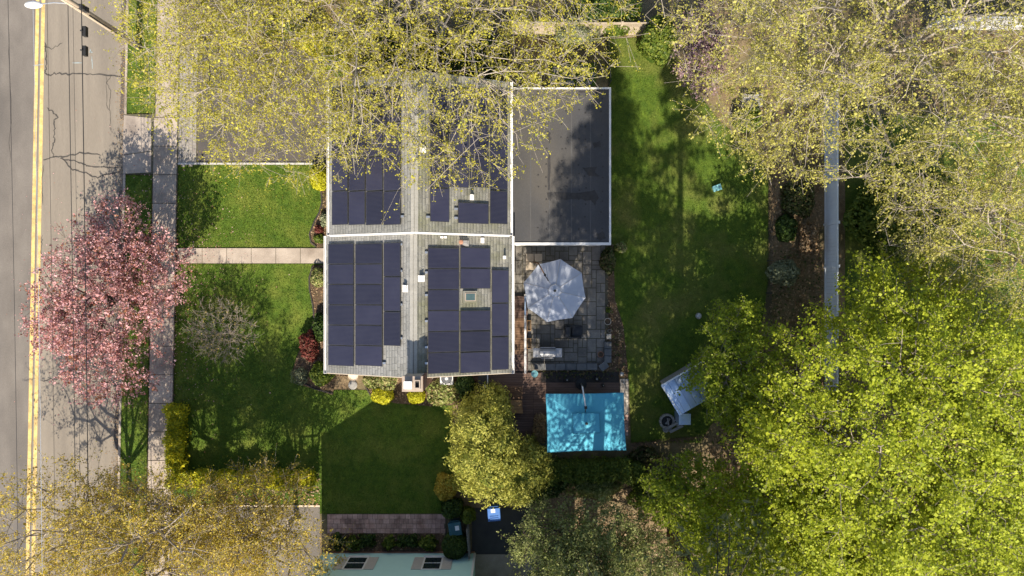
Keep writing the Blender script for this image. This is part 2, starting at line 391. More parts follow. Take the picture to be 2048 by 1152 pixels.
def shrub(name, label, cat, px, py, rx, ry, h, leaf, n, size, group=None, lump=.12, up=.6, shell=.8, solid=.75, asp=.7, stems=True, zc=.45):
    """px,py = where its middle shows in the photo; rx, ry in metres"""
    p = P(px, py, h * .6); x, y = p[0], p[1]
    t = thing(name, label, cat, (x, y, 0), group)
    c = (x, y, h * zc); r = (rx, ry, h * (1 - zc))
    pts, d = lumpy(n, c, r, lump, -.75, shell, int(px))
    pts[:, 2] = np.maximum(pts[:, 2], .03)
    v, f, rn = leaves(pts, size, up, asp, dirs=d)
    if solid:
        cv, cf = core(None, (x, y, h * zc * .8), (rx * solid, ry * solid, h * (1 - zc * .8) * solid))
        rn = np.concatenate([rn, np.zeros(len(cf))]); f = np.concatenate([f, cf + len(v)]); v = np.concatenate([v, cv])
    quadmesh('foliage', v, f, leaf, t, rnd=rn)
    if stems:
        m = MB()
        for k in range(5):
            a = k * 1.256; m.tube([(x + .04 * math.cos(a), y + .04 * math.sin(a), -.02), (x + rx * .25 * math.cos(a), y + ry * .25 * math.sin(a), h * .35), (x + rx * .5 * math.cos(a), y + ry * .5 * math.sin(a), h * .62)], [.02, .015, .008], 4)
        m.build('stem', 'bark_dark', t)
    return t
def poly_px(pts, z=0.0): return [tuple(P(a, b, z)[:2]) for a, b in pts]
def inside(p, poly):
    x, y = p[:, 0], p[:, 1]; r = np.zeros(len(p), bool); n = len(poly)
    for i in range(n):
        (x0, y0), (x1, y1) = poly[i], poly[(i + 1) % n]
        c = ((y0 > y) != (y1 > y)); r ^= c & (x < (x1 - x0) * (y - y0) / (y1 - y0 + 1e-12) + x0)
    return r
def scatter(poly, dens):
    q = np.array(poly); lo, hi = q.min(0), q.max(0); n = int(np.prod(hi - lo) * dens)
    p = lo + rng.random((n, 2)) * (hi - lo); return p[inside(p, poly)]

# ------------------------------------------------------------------ the ground, road, pavements
def struct(o): o['kind'] = 'structure'; return o
struct(MB().sheet([(-150, -150), (150, -150), (150, 150), (-150, 150)], 0).build('ground', 'litter'))
SL = -.018                                        # the road runs slightly askew to the house
def sk(px, py): return px + SL * (py - 500)       # photo x of a line that runs with the road
def strip(x0, x1, y0, y1, z):
    return [tuple(P(sk(x0, y), y)[:2]) for y in (y0,)] and [tuple(P(sk(x0, y0), y0)[:2]), tuple(P(sk(x1, y0), y0)[:2]), tuple(P(sk(x1, y1), y1)[:2]), tuple(P(sk(x0, y1), y1)[:2])]
Y0, Y1 = -700, 1850
road = struct(MB().sheet(strip(-600, 246, Y0, Y1, 0), .004).build('road', 'asphalt_old'))
MB().sheet(strip(72, 244, Y0, Y1, 0), .008).build('resurfaced_lane', 'asphalt_tan', road)
MB().sheet(strip(63, 70, Y0, Y1, 0), .013).build('centre_line', 'yellow', road)
MB().sheet(strip(74.5, 81.5, Y0, Y1, 0), .013).build('centre_line', 'yellow', road)
def ribbon(pts, w, z, jit=0.0, sub=6):
    q = []
    for a, b in zip(pts[:-1], pts[1:]):
        for k in range(sub): q.append(np.array(a) + (np.array(b) - np.array(a)) * k / sub)
    q.append(np.array(pts[-1], float)); q = np.array(q, float); q[1:-1] += rng.normal(size=q[1:-1].shape) * jit
    g = np.array([P(a, b)[:2] for a, b in q]); d = np.gradient(g, axis=0); d /= np.linalg.norm(d, axis=1, keepdims=True) + 1e-9
    nn = np.stack([-d[:, 1], d[:, 0]], 1); ww = w * rng.uniform(.55, 1.25, (len(g), 1)); ww[0] *= .3; ww[-1] *= .3
    l, r_ = g + nn * ww / 2, g - nn * ww / 2; n = len(g)
    v = [(x, y, z) for x, y in r_] + [(x, y, z) for x, y in l]
    return MB().add(v, [(i, i + 1, n + i + 1, n + i) for i in range(n - 1)])
cr = [([(90, 85), (93, 110), (93, 135), (90, 146), (96, 150), (115, 147), (140, 149), (175, 148), (210, 150), (245, 153)], .075),
      ([(88, 92), (104, 98), (125, 86)], .05),
      ([(94, 215), (110, 228), (118, 234), (108, 240), (110, 262), (109, 280), (103, 302), (108, 314), (86, 320)], .07),
      ([(108, 314), (135, 313), (165, 305), (202, 311)], .09), ([(120, 316), (150, 322), (175, 332), (215, 335), (247, 334)], .07),
      ([(128, 318), (145, 340), (168, 345), (195, 354), (240, 343)], .08), ([(222, 150), (214, 165), (222, 185), (220, 230), (222, 262)], .03),
      ([(86, 470), (82, 500), (84, 515), (94, 520)], .05), ([(212, 152), (214, 210), (216, 220)], .025), ([(88, 330), (84, 360), (86, 410)], .035),
      ([(80, 760), (120, 758), (200, 764)], .05), ([(18, 60), (22, 200), (20, 330)], .02)]
for ya, yb in ((-40, 70), (100, 240), (380, 560), (640, 900), (930, 1190)):
    ribbon([(sk(241, y_), y_) for y_ in np.linspace(ya, yb, 8)], .34, .0125, .8, 4).build('gutter_stain', 'asphalt_drive', road)
for p, wd in cr: ribbon(p, wd, .0165, 1.0).build('crack_seal', 'crack', road)
for p in ([(184, 113), (185, 138)], [(145, 126), (165, 126)], [(178, 104), (186, 105)], [(181, 98), (182, 106)], [(66, 131), (88, 129)]):
    ribbon(p, .06, .0205, .2, 3).build('paint_mark', 'utility_paint', road)
kerb = struct(MB().prism(strip(246, 250.5, Y0, 229, 0), -.1, .12).prism(strip(246, 250.5, 349, Y1, 0), -.1, .12).build('kerb', 'concrete'))
VERGE = strip(250.5, 306, -300, 227, 0), strip(250.5, 303, 351, 1500, 0)
verge = struct(MB().sheet(VERGE[0], .1).sheet(VERGE[1], .1).build('verge', 'lawn'))
sw = struct(MB().sheet(strip(305, 354, Y0, Y1, 0), .085).build('pavement', 'joint'))
y = -220
while y < 1330:
    h_ = 57
    if y < 228: a, b = 308.5, 352
    else: a, b = 305.5, 352
    MB().prism([(q[0], q[1]) for q in strip(a, b, y + .7, y + h_ - .7, 0)], .06, .115 + rng.uniform(-.006, .006)).build('slab', 'concrete', sw)
    y += h_
ap = struct(MB().prism(strip(246, 306, 229, 349, 0), -.05, .075).build('driveway_apron', 'joint'))
MB().prism([tuple(P(a, b)[:2]) for a, b in ((249.5, 231), (304, 237), (304, 302), (247, 310))], .02, .092).build('slab', 'apron', ap)
MB().prism([tuple(P(a, b)[:2]) for a, b in ((247, 311.5), (304, 303.5), (304, 345), (248, 348))], .02, .09).build('slab', 'apron', ap)
# driveway with its paver band and granite edge
dw = struct(MB().sheet(poly_px([(392, 98), (655, 98), (655, 326), (392, 326)]), .03).build('driveway', 'asphalt_drive'))
pb = MB()
yy = 100.0; row = 0
while yy < 324:
    for k in range(5):
        x0 = 356.5 + k * 7.4 + SL * (yy - 300) * .6; off = 3.2 if k % 2 else 0
        a, b = P(x0 + .25, yy + off), P(x0 + 7.1, yy + off + 6.1)
        pb.box(a[0], b[0], a[1], b[1], 0, .055 + rng.uniform(0, .012))
    yy += 6.4
pbo = pb.build('paver_band', 'stone_pav', dw); pbo['kind'] = 'stuff'
MB().box(PX(352), PX(396), PY(98), PY(328), -.02, .035).build('paver_bed', 'joint', dw)
for k in range(14):
    a, b = P(357 + k * 19.5, 326), P(357 + (k + 1) * 19.5 - .8, 329.5)
    MB().box(a[0], b[0], a[1], b[1], 0, .10 + rng.uniform(-.01, .01)).build('edge_stone', 'granite', dw)
# front walk
fw = struct(MB().sheet(poly_px([(356, 496), (652, 496), (652, 527), (356, 527)]), .05).build('front_walk', 'joint'))
for k in range(6):
    a, b = P(357 + k * 49, 496.6), P(357 + (k + 1) * 49 - 1, 526.6)
    MB().box(a[0], b[0], a[1], b[1], 0, .075 + rng.uniform(-.006, .006)).build('slab', 'concrete', fw)
# lawns
FL = poly_px([(353, 330), (655, 330), (655, 495.5), (355, 495.5)])
FL2 = poly_px([(353, 527.5), (655, 527.5), (655, 780), (905, 780), (905, 1027), (640, 1027), (640, 1010), (346, 1010), (349, 700)])
BL = poly_px([(1215, 78), (1300, 75), (1350, 105), (1395, 185), (1440, 245), (1505, 292), (1536, 340), (1537, 560), (1524, 640), (1480, 780), (1420, 852), (1400, 885), (1262, 885), (1258, 760), (1226, 742), (1222, 490), (1222, 300)])
NL = poly_px([(1690, 230), (2250, 230), (2250, 700), (1690, 700)])
for nme, pl, mt in (('front_lawn', FL, 'lawn'), ('side_lawn', FL2, 'lawn'), ('back_lawn', BL, 'backlawn'), ('neighbour_lawn', NL, 'backlawn')):
    struct(MB().sheet(pl, .02).build(nme, mt))
def grass(poly, dens, z=.02):
    q = np.array(poly); e = []
    for a_, b_ in zip(q, np.roll(q, -1, 0)):
        k = int(np.linalg.norm(b_ - a_) * 60); e.append(a_ + (b_ - a_) * rng.random((k, 1)) + rng.normal(size=(k, 2)) * .045)
    p = np.concatenate([scatter(poly, dens)] + e); n = len(p); a = rng.uniform(0, 6.28, n); hh = rng.uniform(.025, .07, n); ww = rng.uniform(.008, .02, n)
    bse = np.column_stack([p, np.full(n, z)]); d = np.column_stack([np.cos(a), np.sin(a), np.zeros(n)])
    ln = rng.normal(size=(n, 3)) * .03; ln[:, 2] = hh
    v = np.stack([bse - d * ww[:, None], bse + d * ww[:, None], bse + ln], 1).reshape(-1, 3)
    return v, np.arange(3 * n).reshape(n, 3), rng.random(n)
for pl, dn, z, lb in ((FL, 520, .02, 'short lawn grass between driveway and front walk'), (FL2, 420, .02, 'short lawn grass south of the front walk'), (BL, 330, .02, 'short lawn grass of the back garden'), (VERGE[0], 420, .1, 'verge grass by the utility pole'), (VERGE[1], 420, .1, 'verge grass under the pink cherry')):
    v, f, rn = grass(pl, dn, z)
    o = quadmesh('grass', v, f, 'blade', rnd=rn, kind='stuff', loc=(pl[0][0], pl[0][1], z)); tag(o, lb, 'grass')
# planting beds
BEDS = [('front_bed', [(640, 378), (643, 405), (638, 425), (628, 445), (618, 470), (622, 488), (634, 495), (690, 495), (690, 330), (640, 330)]),
        ('front_bed', [(626, 530), (619, 555), (619, 575), (626, 612), (628, 640), (618, 665), (597, 705), (584, 745), (590, 758), (610, 772), (666, 790), (672, 752), (700, 752), (700, 528)]),
        ('side_bed', [(728, 752), (729, 770), (742, 793), (790, 806), (860, 812), (945, 808), (945, 700), (728, 700)]),
        ('neighbour_bed', [(655, 1066), (890, 1066), (890, 1104), (655, 1104)]),
        ('patio_bed', [(1058, 738), (1240, 738), (1240, 762), (1058, 762)]),
        ('patio_side_bed', [(1212, 490), (1226, 490), (1230, 600), (1246, 650), (1256, 742), (1256, 758), (1212, 742)])]
EDG = {0: [(643, 382), (644, 405), (639, 424), (629, 443), (619, 468), (622, 484), (633, 493)],
       1: [(625, 533), (618.5, 556), (619, 577), (626, 612), (628, 636)], 2: [(729, 768), (742, 792)], }
EDG2 = [(606, 765), (628, 777), (666, 787)]
for i, (nme, pl) in enumerate(BEDS):
    b = struct(MB().sheet(poly_px(pl), .045 + .004 * (i % 2)).build(nme, 'mulch'))
    for e in ([EDG[i]] if i in EDG else []) + ([EDG2] if i == 1 else []):
        m = MB(); m.tube([P(a, c, .06) for a, c in e], .05, 6); m.build('edging', 'edging', b)
    pts = scatter(poly_px(pl), 55); pts = np.column_stack([pts, rng.uniform(.055, .09, len(pts))])
    v, f, rn = leaves(pts, .045, .75)
    quadmesh('leaf_litter', v, f, 'dryleaf', b, rnd=rn, kind='stuff')
# leaf litter strewn under the trees
LIT = [poly_px([(1540, 300), (1645, 250), (1645, 900), (1420, 900), (1540, 640)]), poly_px([(1060, 930), (1560, 890), (1560, 1200), (1060, 1200)]), poly_px([(400, -120), (1020, -120), (1020, 97), (400, 97)]), poly_px([(400, 945), (640, 945), (640, 1012), (400, 1012)])]
for pl, lb in zip(LIT, ('brown leaf litter along the white fence', 'tan leaf litter under the tall pine', 'leaf litter behind the house under the big maple', 'dry leaf litter behind the yellow hedge')):
    pts = scatter(pl, 60); pts = np.column_stack([pts, rng.uniform(.01, .07, len(pts))])
    v, f, rn = leaves(pts, .06, .75)
    tag(quadmesh('leaf_litter', v, f, 'dryleaf', rnd=rn, kind='stuff', loc=(pl[0][0], pl[0][1], 0)), lb, 'leaves')

# patio of random ashlar slabs
pt = struct(MB().box(PX(1026), PX(1216), PY(490), PY(742), 0, .06).build('patio', 'joint'))
gx0, gy0, cell = PX(1027), PY(741), .262
nx, ny = int((PX(1215) - gx0) / cell), int((PY(470) - gy0) / cell)
occ = np.zeros((nx, ny), bool); r2 = np.random.default_rng(5)
for j in range(ny):
    for i in range(nx):
        if occ[i, j]: continue
        for a, b in [[(2, 2), (2, 3), (3, 2), (1, 2), (2, 1), (1, 1)][q] for q in (list(r2.permutation(5)) + [5])]:
            if i + a <= nx and j + b <= ny and not occ[i:i + a, j:j + b].any(): break
        occ[i:i + a, j:j + b] = True
        x, y_ = gx0 + i * cell, gy0 + j * cell
        if y_ > PY(491): continue
        MB().box(x + .02, x + a * cell - .02, y_ + .02, y_ + b * cell - .02, .03, .078 + r2.uniform(0, .008)).build('paver', 'patio', pt)
# brick path between the lawn and the neighbour's bed
rp = struct(MB().box(PX(654), PX(893), PY(1027), PY(1067), 0, .04).build('paver_path', 'joint'))
for j in range(4):
    x = 655.0
    while x < 889:
        wv = r2.choice([7.5, 10, 10, 13]); x1 = min(x + wv, 891)
        a, b = P(x + .3, 1028 + j * 9.6), P(x1 - .3, 1028 + (j + 1) * 9.6 - .6)
        MB().box(a[0], b[0], a[1], b[1], .02, .055 + r2.uniform(0, .01)).build('paver', 'redpaver', rp)
        x = x1
# flagstones behind the flat roof
fs_ = struct(MB().sheet(poly_px([(1098, 126), (1192, 126), (1192, 172), (1098, 172)]), .018).build('flagstone_path', 'lawn'))
for cx, cy, rr, se in ((1112, 140, 9, 1), (1130, 137, 9, 2), (1150, 137, 10, 3), (1170, 140, 10, 4), (1182, 150, 7, 5), (1107, 158, 9, 6), (1124, 156, 8, 7), (1142, 152, 8, 8), (1160, 158, 9, 9), (1140, 167, 9, 10), (1178, 165, 8, 11), (1120, 169, 7, 12)):
    q = np.random.default_rng(se); an = np.sort(q.uniform(0, 6.28, 7)); an = np.linspace(0, 6.28, 7)[:-1] + q.uniform(-.3, .3, 6)
    MB().prism([tuple(P(cx + rr * q.uniform(.8, 1.15) * math.cos(a), cy + rr * .8 * q.uniform(.8, 1.15) * math.sin(a))[:2]) for a in an], 0, .05).build('flagstone', 'flag', fs_)
# dark slabs below the deck
dsl = struct(MB().box(PX(1016), PX(1094), PY(822), PY(915), 0, .05).build('slate_terrace', 'joint'))
for i in range(2):
    for j in range(3):
        a, b = P(1017 + i * 38, 823 + j * 31), P(1054 + i * 38, 853 + j * 31); MB().box(a[0], b[0], a[1], b[1], .02, .072).build('slab', 'slate', dsl)
struct(MB().sheet(poly_px([(944, 1015), (1062, 1015), (1062, 1108), (944, 1108)]), .02).build('neighbour_yard', 'asphalt_dark'))
struct(MB().sheet(poly_px([(950, 1108.5), (1100, 1108.5), (1100, 1300), (950, 1300)]), .03).build('neighbour_drive', 'concrete'))
nd_ = struct(MB().sheet(poly_px([(330, 1013), (640, 1013), (640, 1400), (330, 1400)]), .03).build('neighbour_driveway', 'asphalt_old'))
MB().box(PX(345), PX(640), PY(1010), PY(1013), 0, .06).build('edge_board', 'cream', nd_)
# deck boards
DZ = .16
dk = struct(MB().box(PX(943), PX(1238), PY(744), PY(882), 0, DZ - .03).box(PX(1030), PX(1056), PY(592), PY(743.5), 0, DZ - .03).build('deck', 'edging'))
nb = 28
for k in range(nb):
    ya, yb = PY(745 + k * 4.85), PY(745 + k * 4.85 + 4.3)
    for a, b in ((943, 1066), (1066.7, 1238)):
        if k < 4 and b > 1100: b = 1082
        MB().box(PX(a), PX(b), ya, yb, DZ - .03, DZ + r2.uniform(-.003, .003)).build('board', 'deck', dk)
for k in range(31):
    ya, yb = PY(592 + k * 4.85), PY(592 + k * 4.85 + 4.3)
    MB().box(PX(1030), PX(1055), ya, yb, DZ - .03, DZ + .1 * (k < 6) + r2.uniform(-.003, .003)).build('board', 'teak_dark' if 8 < k < 24 else 'deck', dk)
# cobble strip beside the teal umbrella
cs = struct(MB().box(PX(1239), PX(1257), PY(757), PY(872), 0, .03).build('cobble_strip', 'joint'))
for j in range(19):
    for i in range(3):
        a, b = P(1239.5 + i * 5.8, 757.5 + j * 6), P(1239.5 + i * 5.8 + 5.2, 757.5 + j * 6 + 5.4)
        MB().box(a[0], b[0], a[1], b[1], .01, .05 + r2.uniform(0, .012)).build('cobble', 'stone_pav' if j < 12 else 'redpaver', cs)

# ------------------------------------------------------------------ the house
TAN = math.tan(R(22.5)); COS = math.cos(R(22.5)); SIN = math.sin(R(22.5))
house = thing('house', 'grey shingled house with dark solar panels and a flat roofed extension', 'house', (-4.7, 2.5, 0))
SECT = []
def section(xl, xr, ys, yn, ze):
    xr_ = (xl + xr) / 2; zr = ze + (xr - xl) / 2 * TAN
    return dict(xl=xl, xr=xr, ys=ys, yn=yn, ze=ze, xm=xr_, zr=zr)
A = section(PX(653, 4.6), PX(1023, 4.6), PY(746, 4.6), PY(471, 4.6), 4.6)      # south wing
B = section(PX(659, 4.95), PX(1020, 4.95), A['yn'], PY(165, 4.95), 4.95)       # north wing, a little higher
def rp3(sec, side, s, y, up=0.0):
    """point on a slope: s metres down from the ridge, up metres off the deck"""
    return np.array([sec['xm'] + side * (s * COS + up * SIN), y, sec['zr'] - s * SIN + up * COS])
def s_of(sec, side, px, up=0.0):
    q = px - 1024
    lo, hi = 0., 8.
    for _ in range(40):
        m_ = (lo + hi) / 2; p = rp3(sec, side, m_, 0, up); v = p[0] * F / (H - p[2])
        if (v - q) * side > 0: hi = m_
        else: lo = m_
    return lo
def y_of(sec, side, s, py, up=0.0):
    p = rp3(sec, side, s, 0, up); return (576 - py) * (H - p[2]) / F
for sec, nm in ((A, 'south'), (B, 'north')):
    x0, x1, y0, y1 = sec['xl'] + .35, sec['xr'] - .35, sec['ys'] + .3, sec['yn'] - (.3 if sec is B else 0)
    m = MB(); zt = sec['ze'] + .35 * TAN - .2; zp = sec['zr'] - .22
    v = [(x0, y0, 0), (x1, y0, 0), (x1, y0, zt), (sec['xm'], y0, zp), (x0, y0, zt), (x0, y1, 0), (x1, y1, 0), (x1, y1, zt), (sec['xm'], y1, zp), (x0, y1, zt)]
    m.add(v, [(0, 1, 2, 3, 4), (9, 8, 7, 6, 5), (0, 5, 6, 1), (1, 6, 7, 2), (2, 7, 8, 3), (3, 8, 9, 4), (4, 9, 5, 0)])
    m.build('wall', 'siding', house)
    Ls = (sec['xr'] - sec['xm']) / COS
    rf = MB()
    for side in (-1, 1):
        a = [rp3(sec, side, 0, sec['ys'], -.0), rp3(sec, side, Ls, sec['ys'], 0), rp3(sec, side, Ls, sec['yn'], 0), rp3(sec, side, 0, sec['yn'], 0)]
        b = [rp3(sec, side, .12 * SIN, sec['ys'], -.14), rp3(sec, side, Ls, sec['ys'], -.14), rp3(sec, side, Ls, sec['yn'], -.14), rp3(sec, side, .12 * SIN, sec['yn'], -.14)]
        rf.add(a + b, [(0, 1, 2, 3), (7, 6, 5, 4), (0, 4, 5, 1), (1, 5, 6, 2), (2, 6, 7, 3)] if side > 0 else [(3, 2, 1, 0), (4, 5, 6, 7), (1, 5, 4, 0), (2, 6, 5, 1), (3, 7, 6, 2)])
    roof = rf.build('roof', 'shingle', house)
    for side in (-1, 1):
        # shingle tabs: each a thin wedge lying on the course below
        ex = .16; nc = int(Ls / ex); vs = []
        ys_, yn_ = sec['ys'] + .01, sec['yn'] - .01
        for c in range(nc + 1):
            s1 = Ls - c * ex + .02; s0 = max(s1 - ex * 1.25, .02)
            if s1 < .1: continue
            tw = .32; yy = ys_ - rng.uniform(0, tw)
            while yy < yn_:
                a_, b_ = max(yy + .012, ys_), min(yy + tw - .012, yn_); yy += tw
                if b_ - a_ < .03: continue
                t1 = .010 + rng.uniform(0, .006); t0 = .004; s1j = s1 + rng.uniform(-.012, .012)
                vs.append([rp3(sec, side, s0, a_, t0), rp3(sec, side, s0, b_, t0), rp3(sec, side, s1j, b_, t1), rp3(sec, side, s1j, a_, t1), rp3(sec, side, s1j, b_, .001), rp3(sec, side, s1j, a_, .001)])
        vs = np.array(vs); n = len(vs); base_ = (np.arange(n) * 6)[:, None]
        order = [[0, 3, 2, 1], [3, 5, 4, 2], [0, 5, 5, 3]] if side > 0 else [[0, 1, 2, 3], [3, 2, 4, 5]]
        f = np.concatenate([base_ + np.array([o_]) for o_ in order[:2]])
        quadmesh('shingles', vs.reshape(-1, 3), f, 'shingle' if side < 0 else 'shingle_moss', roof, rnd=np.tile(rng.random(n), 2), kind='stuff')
    rc = MB(); k = 0; yy = sec['ys']
    for side in (-1, 1):
        yy = sec['ys']
        while yy < sec['yn'] - .05:
            y2 = min(yy + .2, sec['yn'])
            a = [rp3(sec, side, -.0, yy, .05), rp3(sec, side, .17, yy, .045), rp3(sec, side, .17, y2, .03), rp3(sec, side, -.0, y2, .035)]
            rc.add(a, [(0, 1, 2, 3)] if side > 0 else [(3, 2, 1, 0)]); yy += .2
    rc.build('ridge_cap', 'ridge', roof)
    for side in (-1, 1):
        m = MB(); e = sec['xr'] if side > 0 else sec['xl']; z = sec['ze']
        ya, yb = sec['ys'] - .03, sec['yn'] + (.03 if sec is B else -.03)
        m.box(e, e + side * .02, ya, yb, z - .17, z + .0)
        m.box(e + side * .02, e + side * .14, ya, yb, z - .14, z - .125)
        m.box(e + side * .125, e + side * .145, ya, yb, z - .14, z - .01)
        m.box(e + side * .02, e + side * .13, ya, ya + .02, z - .13, z - .015).box(e + side * .02, e + side * .13, yb - .02, yb, z - .13, z - .015)
        m.build('gutter', 'white', house)
    # rake boards on the gable edges
    for yy, dy in ((sec['ys'], -1), (sec['yn'], 1)):
        if sec is A and dy == 1: continue
        for side in (-1, 1):
            o0 = .025 if (sec is B and dy < 0) else -.015
            th = .085 if (sec is B and dy < 0) else .025
            a = [rp3(sec, side, 0, yy, o0), rp3(sec, side, Ls - .02, yy, o0), rp3(sec, side, Ls - .02, yy, -.17), rp3(sec, side, 0, yy, -.17)]
            b = [p + np.array([0, dy * th, 0]) for p in a]
            MB().add(a + b, [(0, 1, 2, 3), (7, 6, 5, 4), (0, 4, 5, 1), (1, 5, 6, 2), (2, 6, 7, 3), (3, 7, 4, 0)]).build('rake_board', 'white' if sec is B else 'cream', house)

def hwin(nm, x, y0, y1, z0, z1, side):
    a, b = (x, x + side * .05); o_ = MB().box(a, b, y0 - .08, y1 + .08, z0 - .08, z1 + .08).build(nm, 'white', house)
    MB().box(x + side * .03, x + side * .06, y0, y1, z0, z1).build('pane' if nm == 'window' else 'panel', 'glass' if nm == 'window' else 'redmetal', o_)
mat('redmetal', (.16, .03, .03), (.2, .04, .04), 4, rough=.5)
for y_ in (-3.4, -1.3): hwin('window', A['xl'] + .35, y_, y_ + 1.3, 1.2, 2.6, -1)
hwin('door', A['xl'] + .35, 1.3, 2.2, .1, 2.2, -1)
for y_ in (4.0, 6.6, 8.6): hwin('window', B['xl'] + .35, y_, y_ + 1.3, 1.2, 2.6, -1)
for y_ in (-3.2, -.8): hwin('window', A['xr'] - .35, y_, y_ + 1.6, .4, 2.4, 1)
# ---- solar panels
mat('solar', (.017, .017, .034), (.024, .024, .043), 1.2, rough=.24, spec=.42, pv=.32)
mat('solar_frame', (.03, .03, .032), (.05, .05, .05), 4, rough=.4)
def cellmat(nm, along_y):
    m = MATS['solar'].copy(); m.name = nm; t = m.node_tree; L = t.links; b = t.nodes['Principled BSDF']
    g = nd(t, 'ShaderNodeNewGeometry'); w1 = nd(t, 'ShaderNodeTexWave', wave_type='BANDS', bands_direction='Y')
    w1.inputs['Scale'].default_value = 5.2; L.new(g.outputs['Position'], w1.inputs['Vector'])
    src = b.inputs['Base Color'].links[0].from_socket
    r = nd(t, 'ShaderNodeMapRange'); r.inputs[1].default_value = .86; r.inputs[2].default_value = .99; L.new(w1.outputs['Fac'], r.inputs[0])
    x = nd(t, 'ShaderNodeMix', data_type='RGBA'); L.new(r.outputs[0], x.inputs[0]); L.new(src, x.inputs[6]); x.inputs[7].default_value = (.05, .05, .068, 1)
    L.new(x.outputs[2], b.inputs['Base Color']); MATS[nm] = m
cellmat('solar_cells', True)
UP = .13
def panel(sec, side, xa, xb, ya, yb):
    sa, sb = s_of(sec, side, xa, UP), s_of(sec, side, xb, UP); s0, s1 = min(sa, sb), max(sa, sb)
    sm = (s0 + s1) / 2; y1, y0 = y_of(sec, side, sm, ya, UP), y_of(sec, side, sm, yb, UP)
    g = .012; s0 += .022; s1 -= .022; y0 += g; y1 -= g
    def slab(a, b, c, d, u0, u1):
        m = MB(); v = [rp3(sec, side, s, y, u) for u in (u0, u1) for y in (c, d) for s in (a, b)]
        f = [(0, 2, 3, 1), (4, 5, 7, 6), (0, 1, 5, 4), (2, 6, 7, 3), (0, 4, 6, 2), (1, 3, 7, 5)]
        if side < 0: f = [q[::-1] for q in f]
        return m.add(v, f)
    fr = slab(s0, s1, y0, y1, UP - .04, UP).build('solar_panel', 'solar_frame', house)
    slab(s0 + .022, s1 - .022, y0 + .022, y1 - .022, UP - .01, UP + .003).build('cell_sheet', 'solar_cells', fr)
    return s0, s1, y0, y1
rowsA = [487, 528, 568.7, 609.7, 650.4, 691, 732]
for k in range(6):
    panel(A, -1, 655.5, 708, rowsA[k], rowsA[k + 1]); panel(A, -1, 709.5, 765, rowsA[k], rowsA[k + 1])
for a, b in ((485, 553), (553.5, 622.5), (623.5, 692)): panel(A, -1, 766.5, 801.5, a, b)
rowsB = [495.5, 537.3, 579.2, 621, 662.8, 704.6, 747]
for k in range(6):
    panel(A, 1, 855, 919, rowsB[k], rowsB[k + 1])
    if k != 2: panel(A, 1, 920, 981.5, rowsB[k] - .5, rowsB[k + 1] - 1.5)
for a, b in ((539.5, 606), (606.5, 672.5), (673.5, 740)): panel(A, 1, 983, 1018.5, a, b)
for j, (a, b) in enumerate(((382, 450), (313.5, 381.5), (245, 313), (176.5, 244.5))):
    for c, d in ((663, 696), (696.5, 730.5), (731, 766), (766.5, 801.5)): panel(B, -1, c, d, a, b)
panel(B, 1, 859.5, 899.5, 376, 444); panel(B, 1, 915.5, 978, 405.5, 447.5); panel(B, 1, 979.5, 1016, 381.5, 448)
for a, b in ((313, 375), (245, 312), (177, 244)):
    for c, d in ((859.5, 899), (899.5, 938.5), (939, 978), (979.5, 1016)): panel(B, 1, c, d, a if c < 979 else a + 1, b if c < 979 else b + 4)
# rail clamps along the panel edges
def clamp(sec, side, px, py):
    s = s_of(sec, side, px); y = y_of(sec, side, s, py)
    m = MB(); v = lambda ds, dy, u: rp3(sec, side, s + ds, y + dy, u)
    m.add([v(a, b, u) for u in (.02, .10) for b in (-.05, .05) for a in (-.09, .09)], [(0, 2, 3, 1), (4, 5, 7, 6), (0, 1, 5, 4), (2, 6, 7, 3), (0, 4, 6, 2), (1, 3, 7, 5)])
    m.build('rail_clamp', 'alu', house)
for px, py in ((803, 489), (803, 542), (803, 609), (803, 676), (770, 726)): clamp(A, -1, px, py)
for py in (505, 545, 590, 642, 694, 726): clamp(A, 1, 852.5, py)
for px, py in ((806, 433), (806, 300)): clamp(B, -1, px, py)
for px, py in ((855, 434), (911, 418), (911, 436)): clamp(B, 1, px, py)
# skylight
s0, s1 = s_of(A, 1, 925), s_of(A, 1, 953); ya, yb = y_of(A, 1, s0, 606), y_of(A, 1, s0, 582)
def rslab(sec, side, a, b, c, d, u0, u1):
    v = [rp3(sec, side, s, y, u) for u in (u0, u1) for y in (c, d) for s in (a, b)]
    f = [(0, 2, 3, 1), (4, 5, 7, 6), (0, 1, 5, 4), (2, 6, 7, 3), (0, 4, 6, 2), (1, 3, 7, 5)]
    return MB().add(v, f if side > 0 else [q[::-1] for q in f])
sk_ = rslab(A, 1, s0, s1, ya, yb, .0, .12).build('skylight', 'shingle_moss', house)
rslab(A, 1, s0 + .09, s1 - .09, ya + .09, yb - .09, .1, .14).build('frame', 'cap', sk_)
rslab(A, 1, s0 + .13, s1 - .13, ya + .13, yb - .13, .11, .15).build('pane', 'skyglass', sk_)
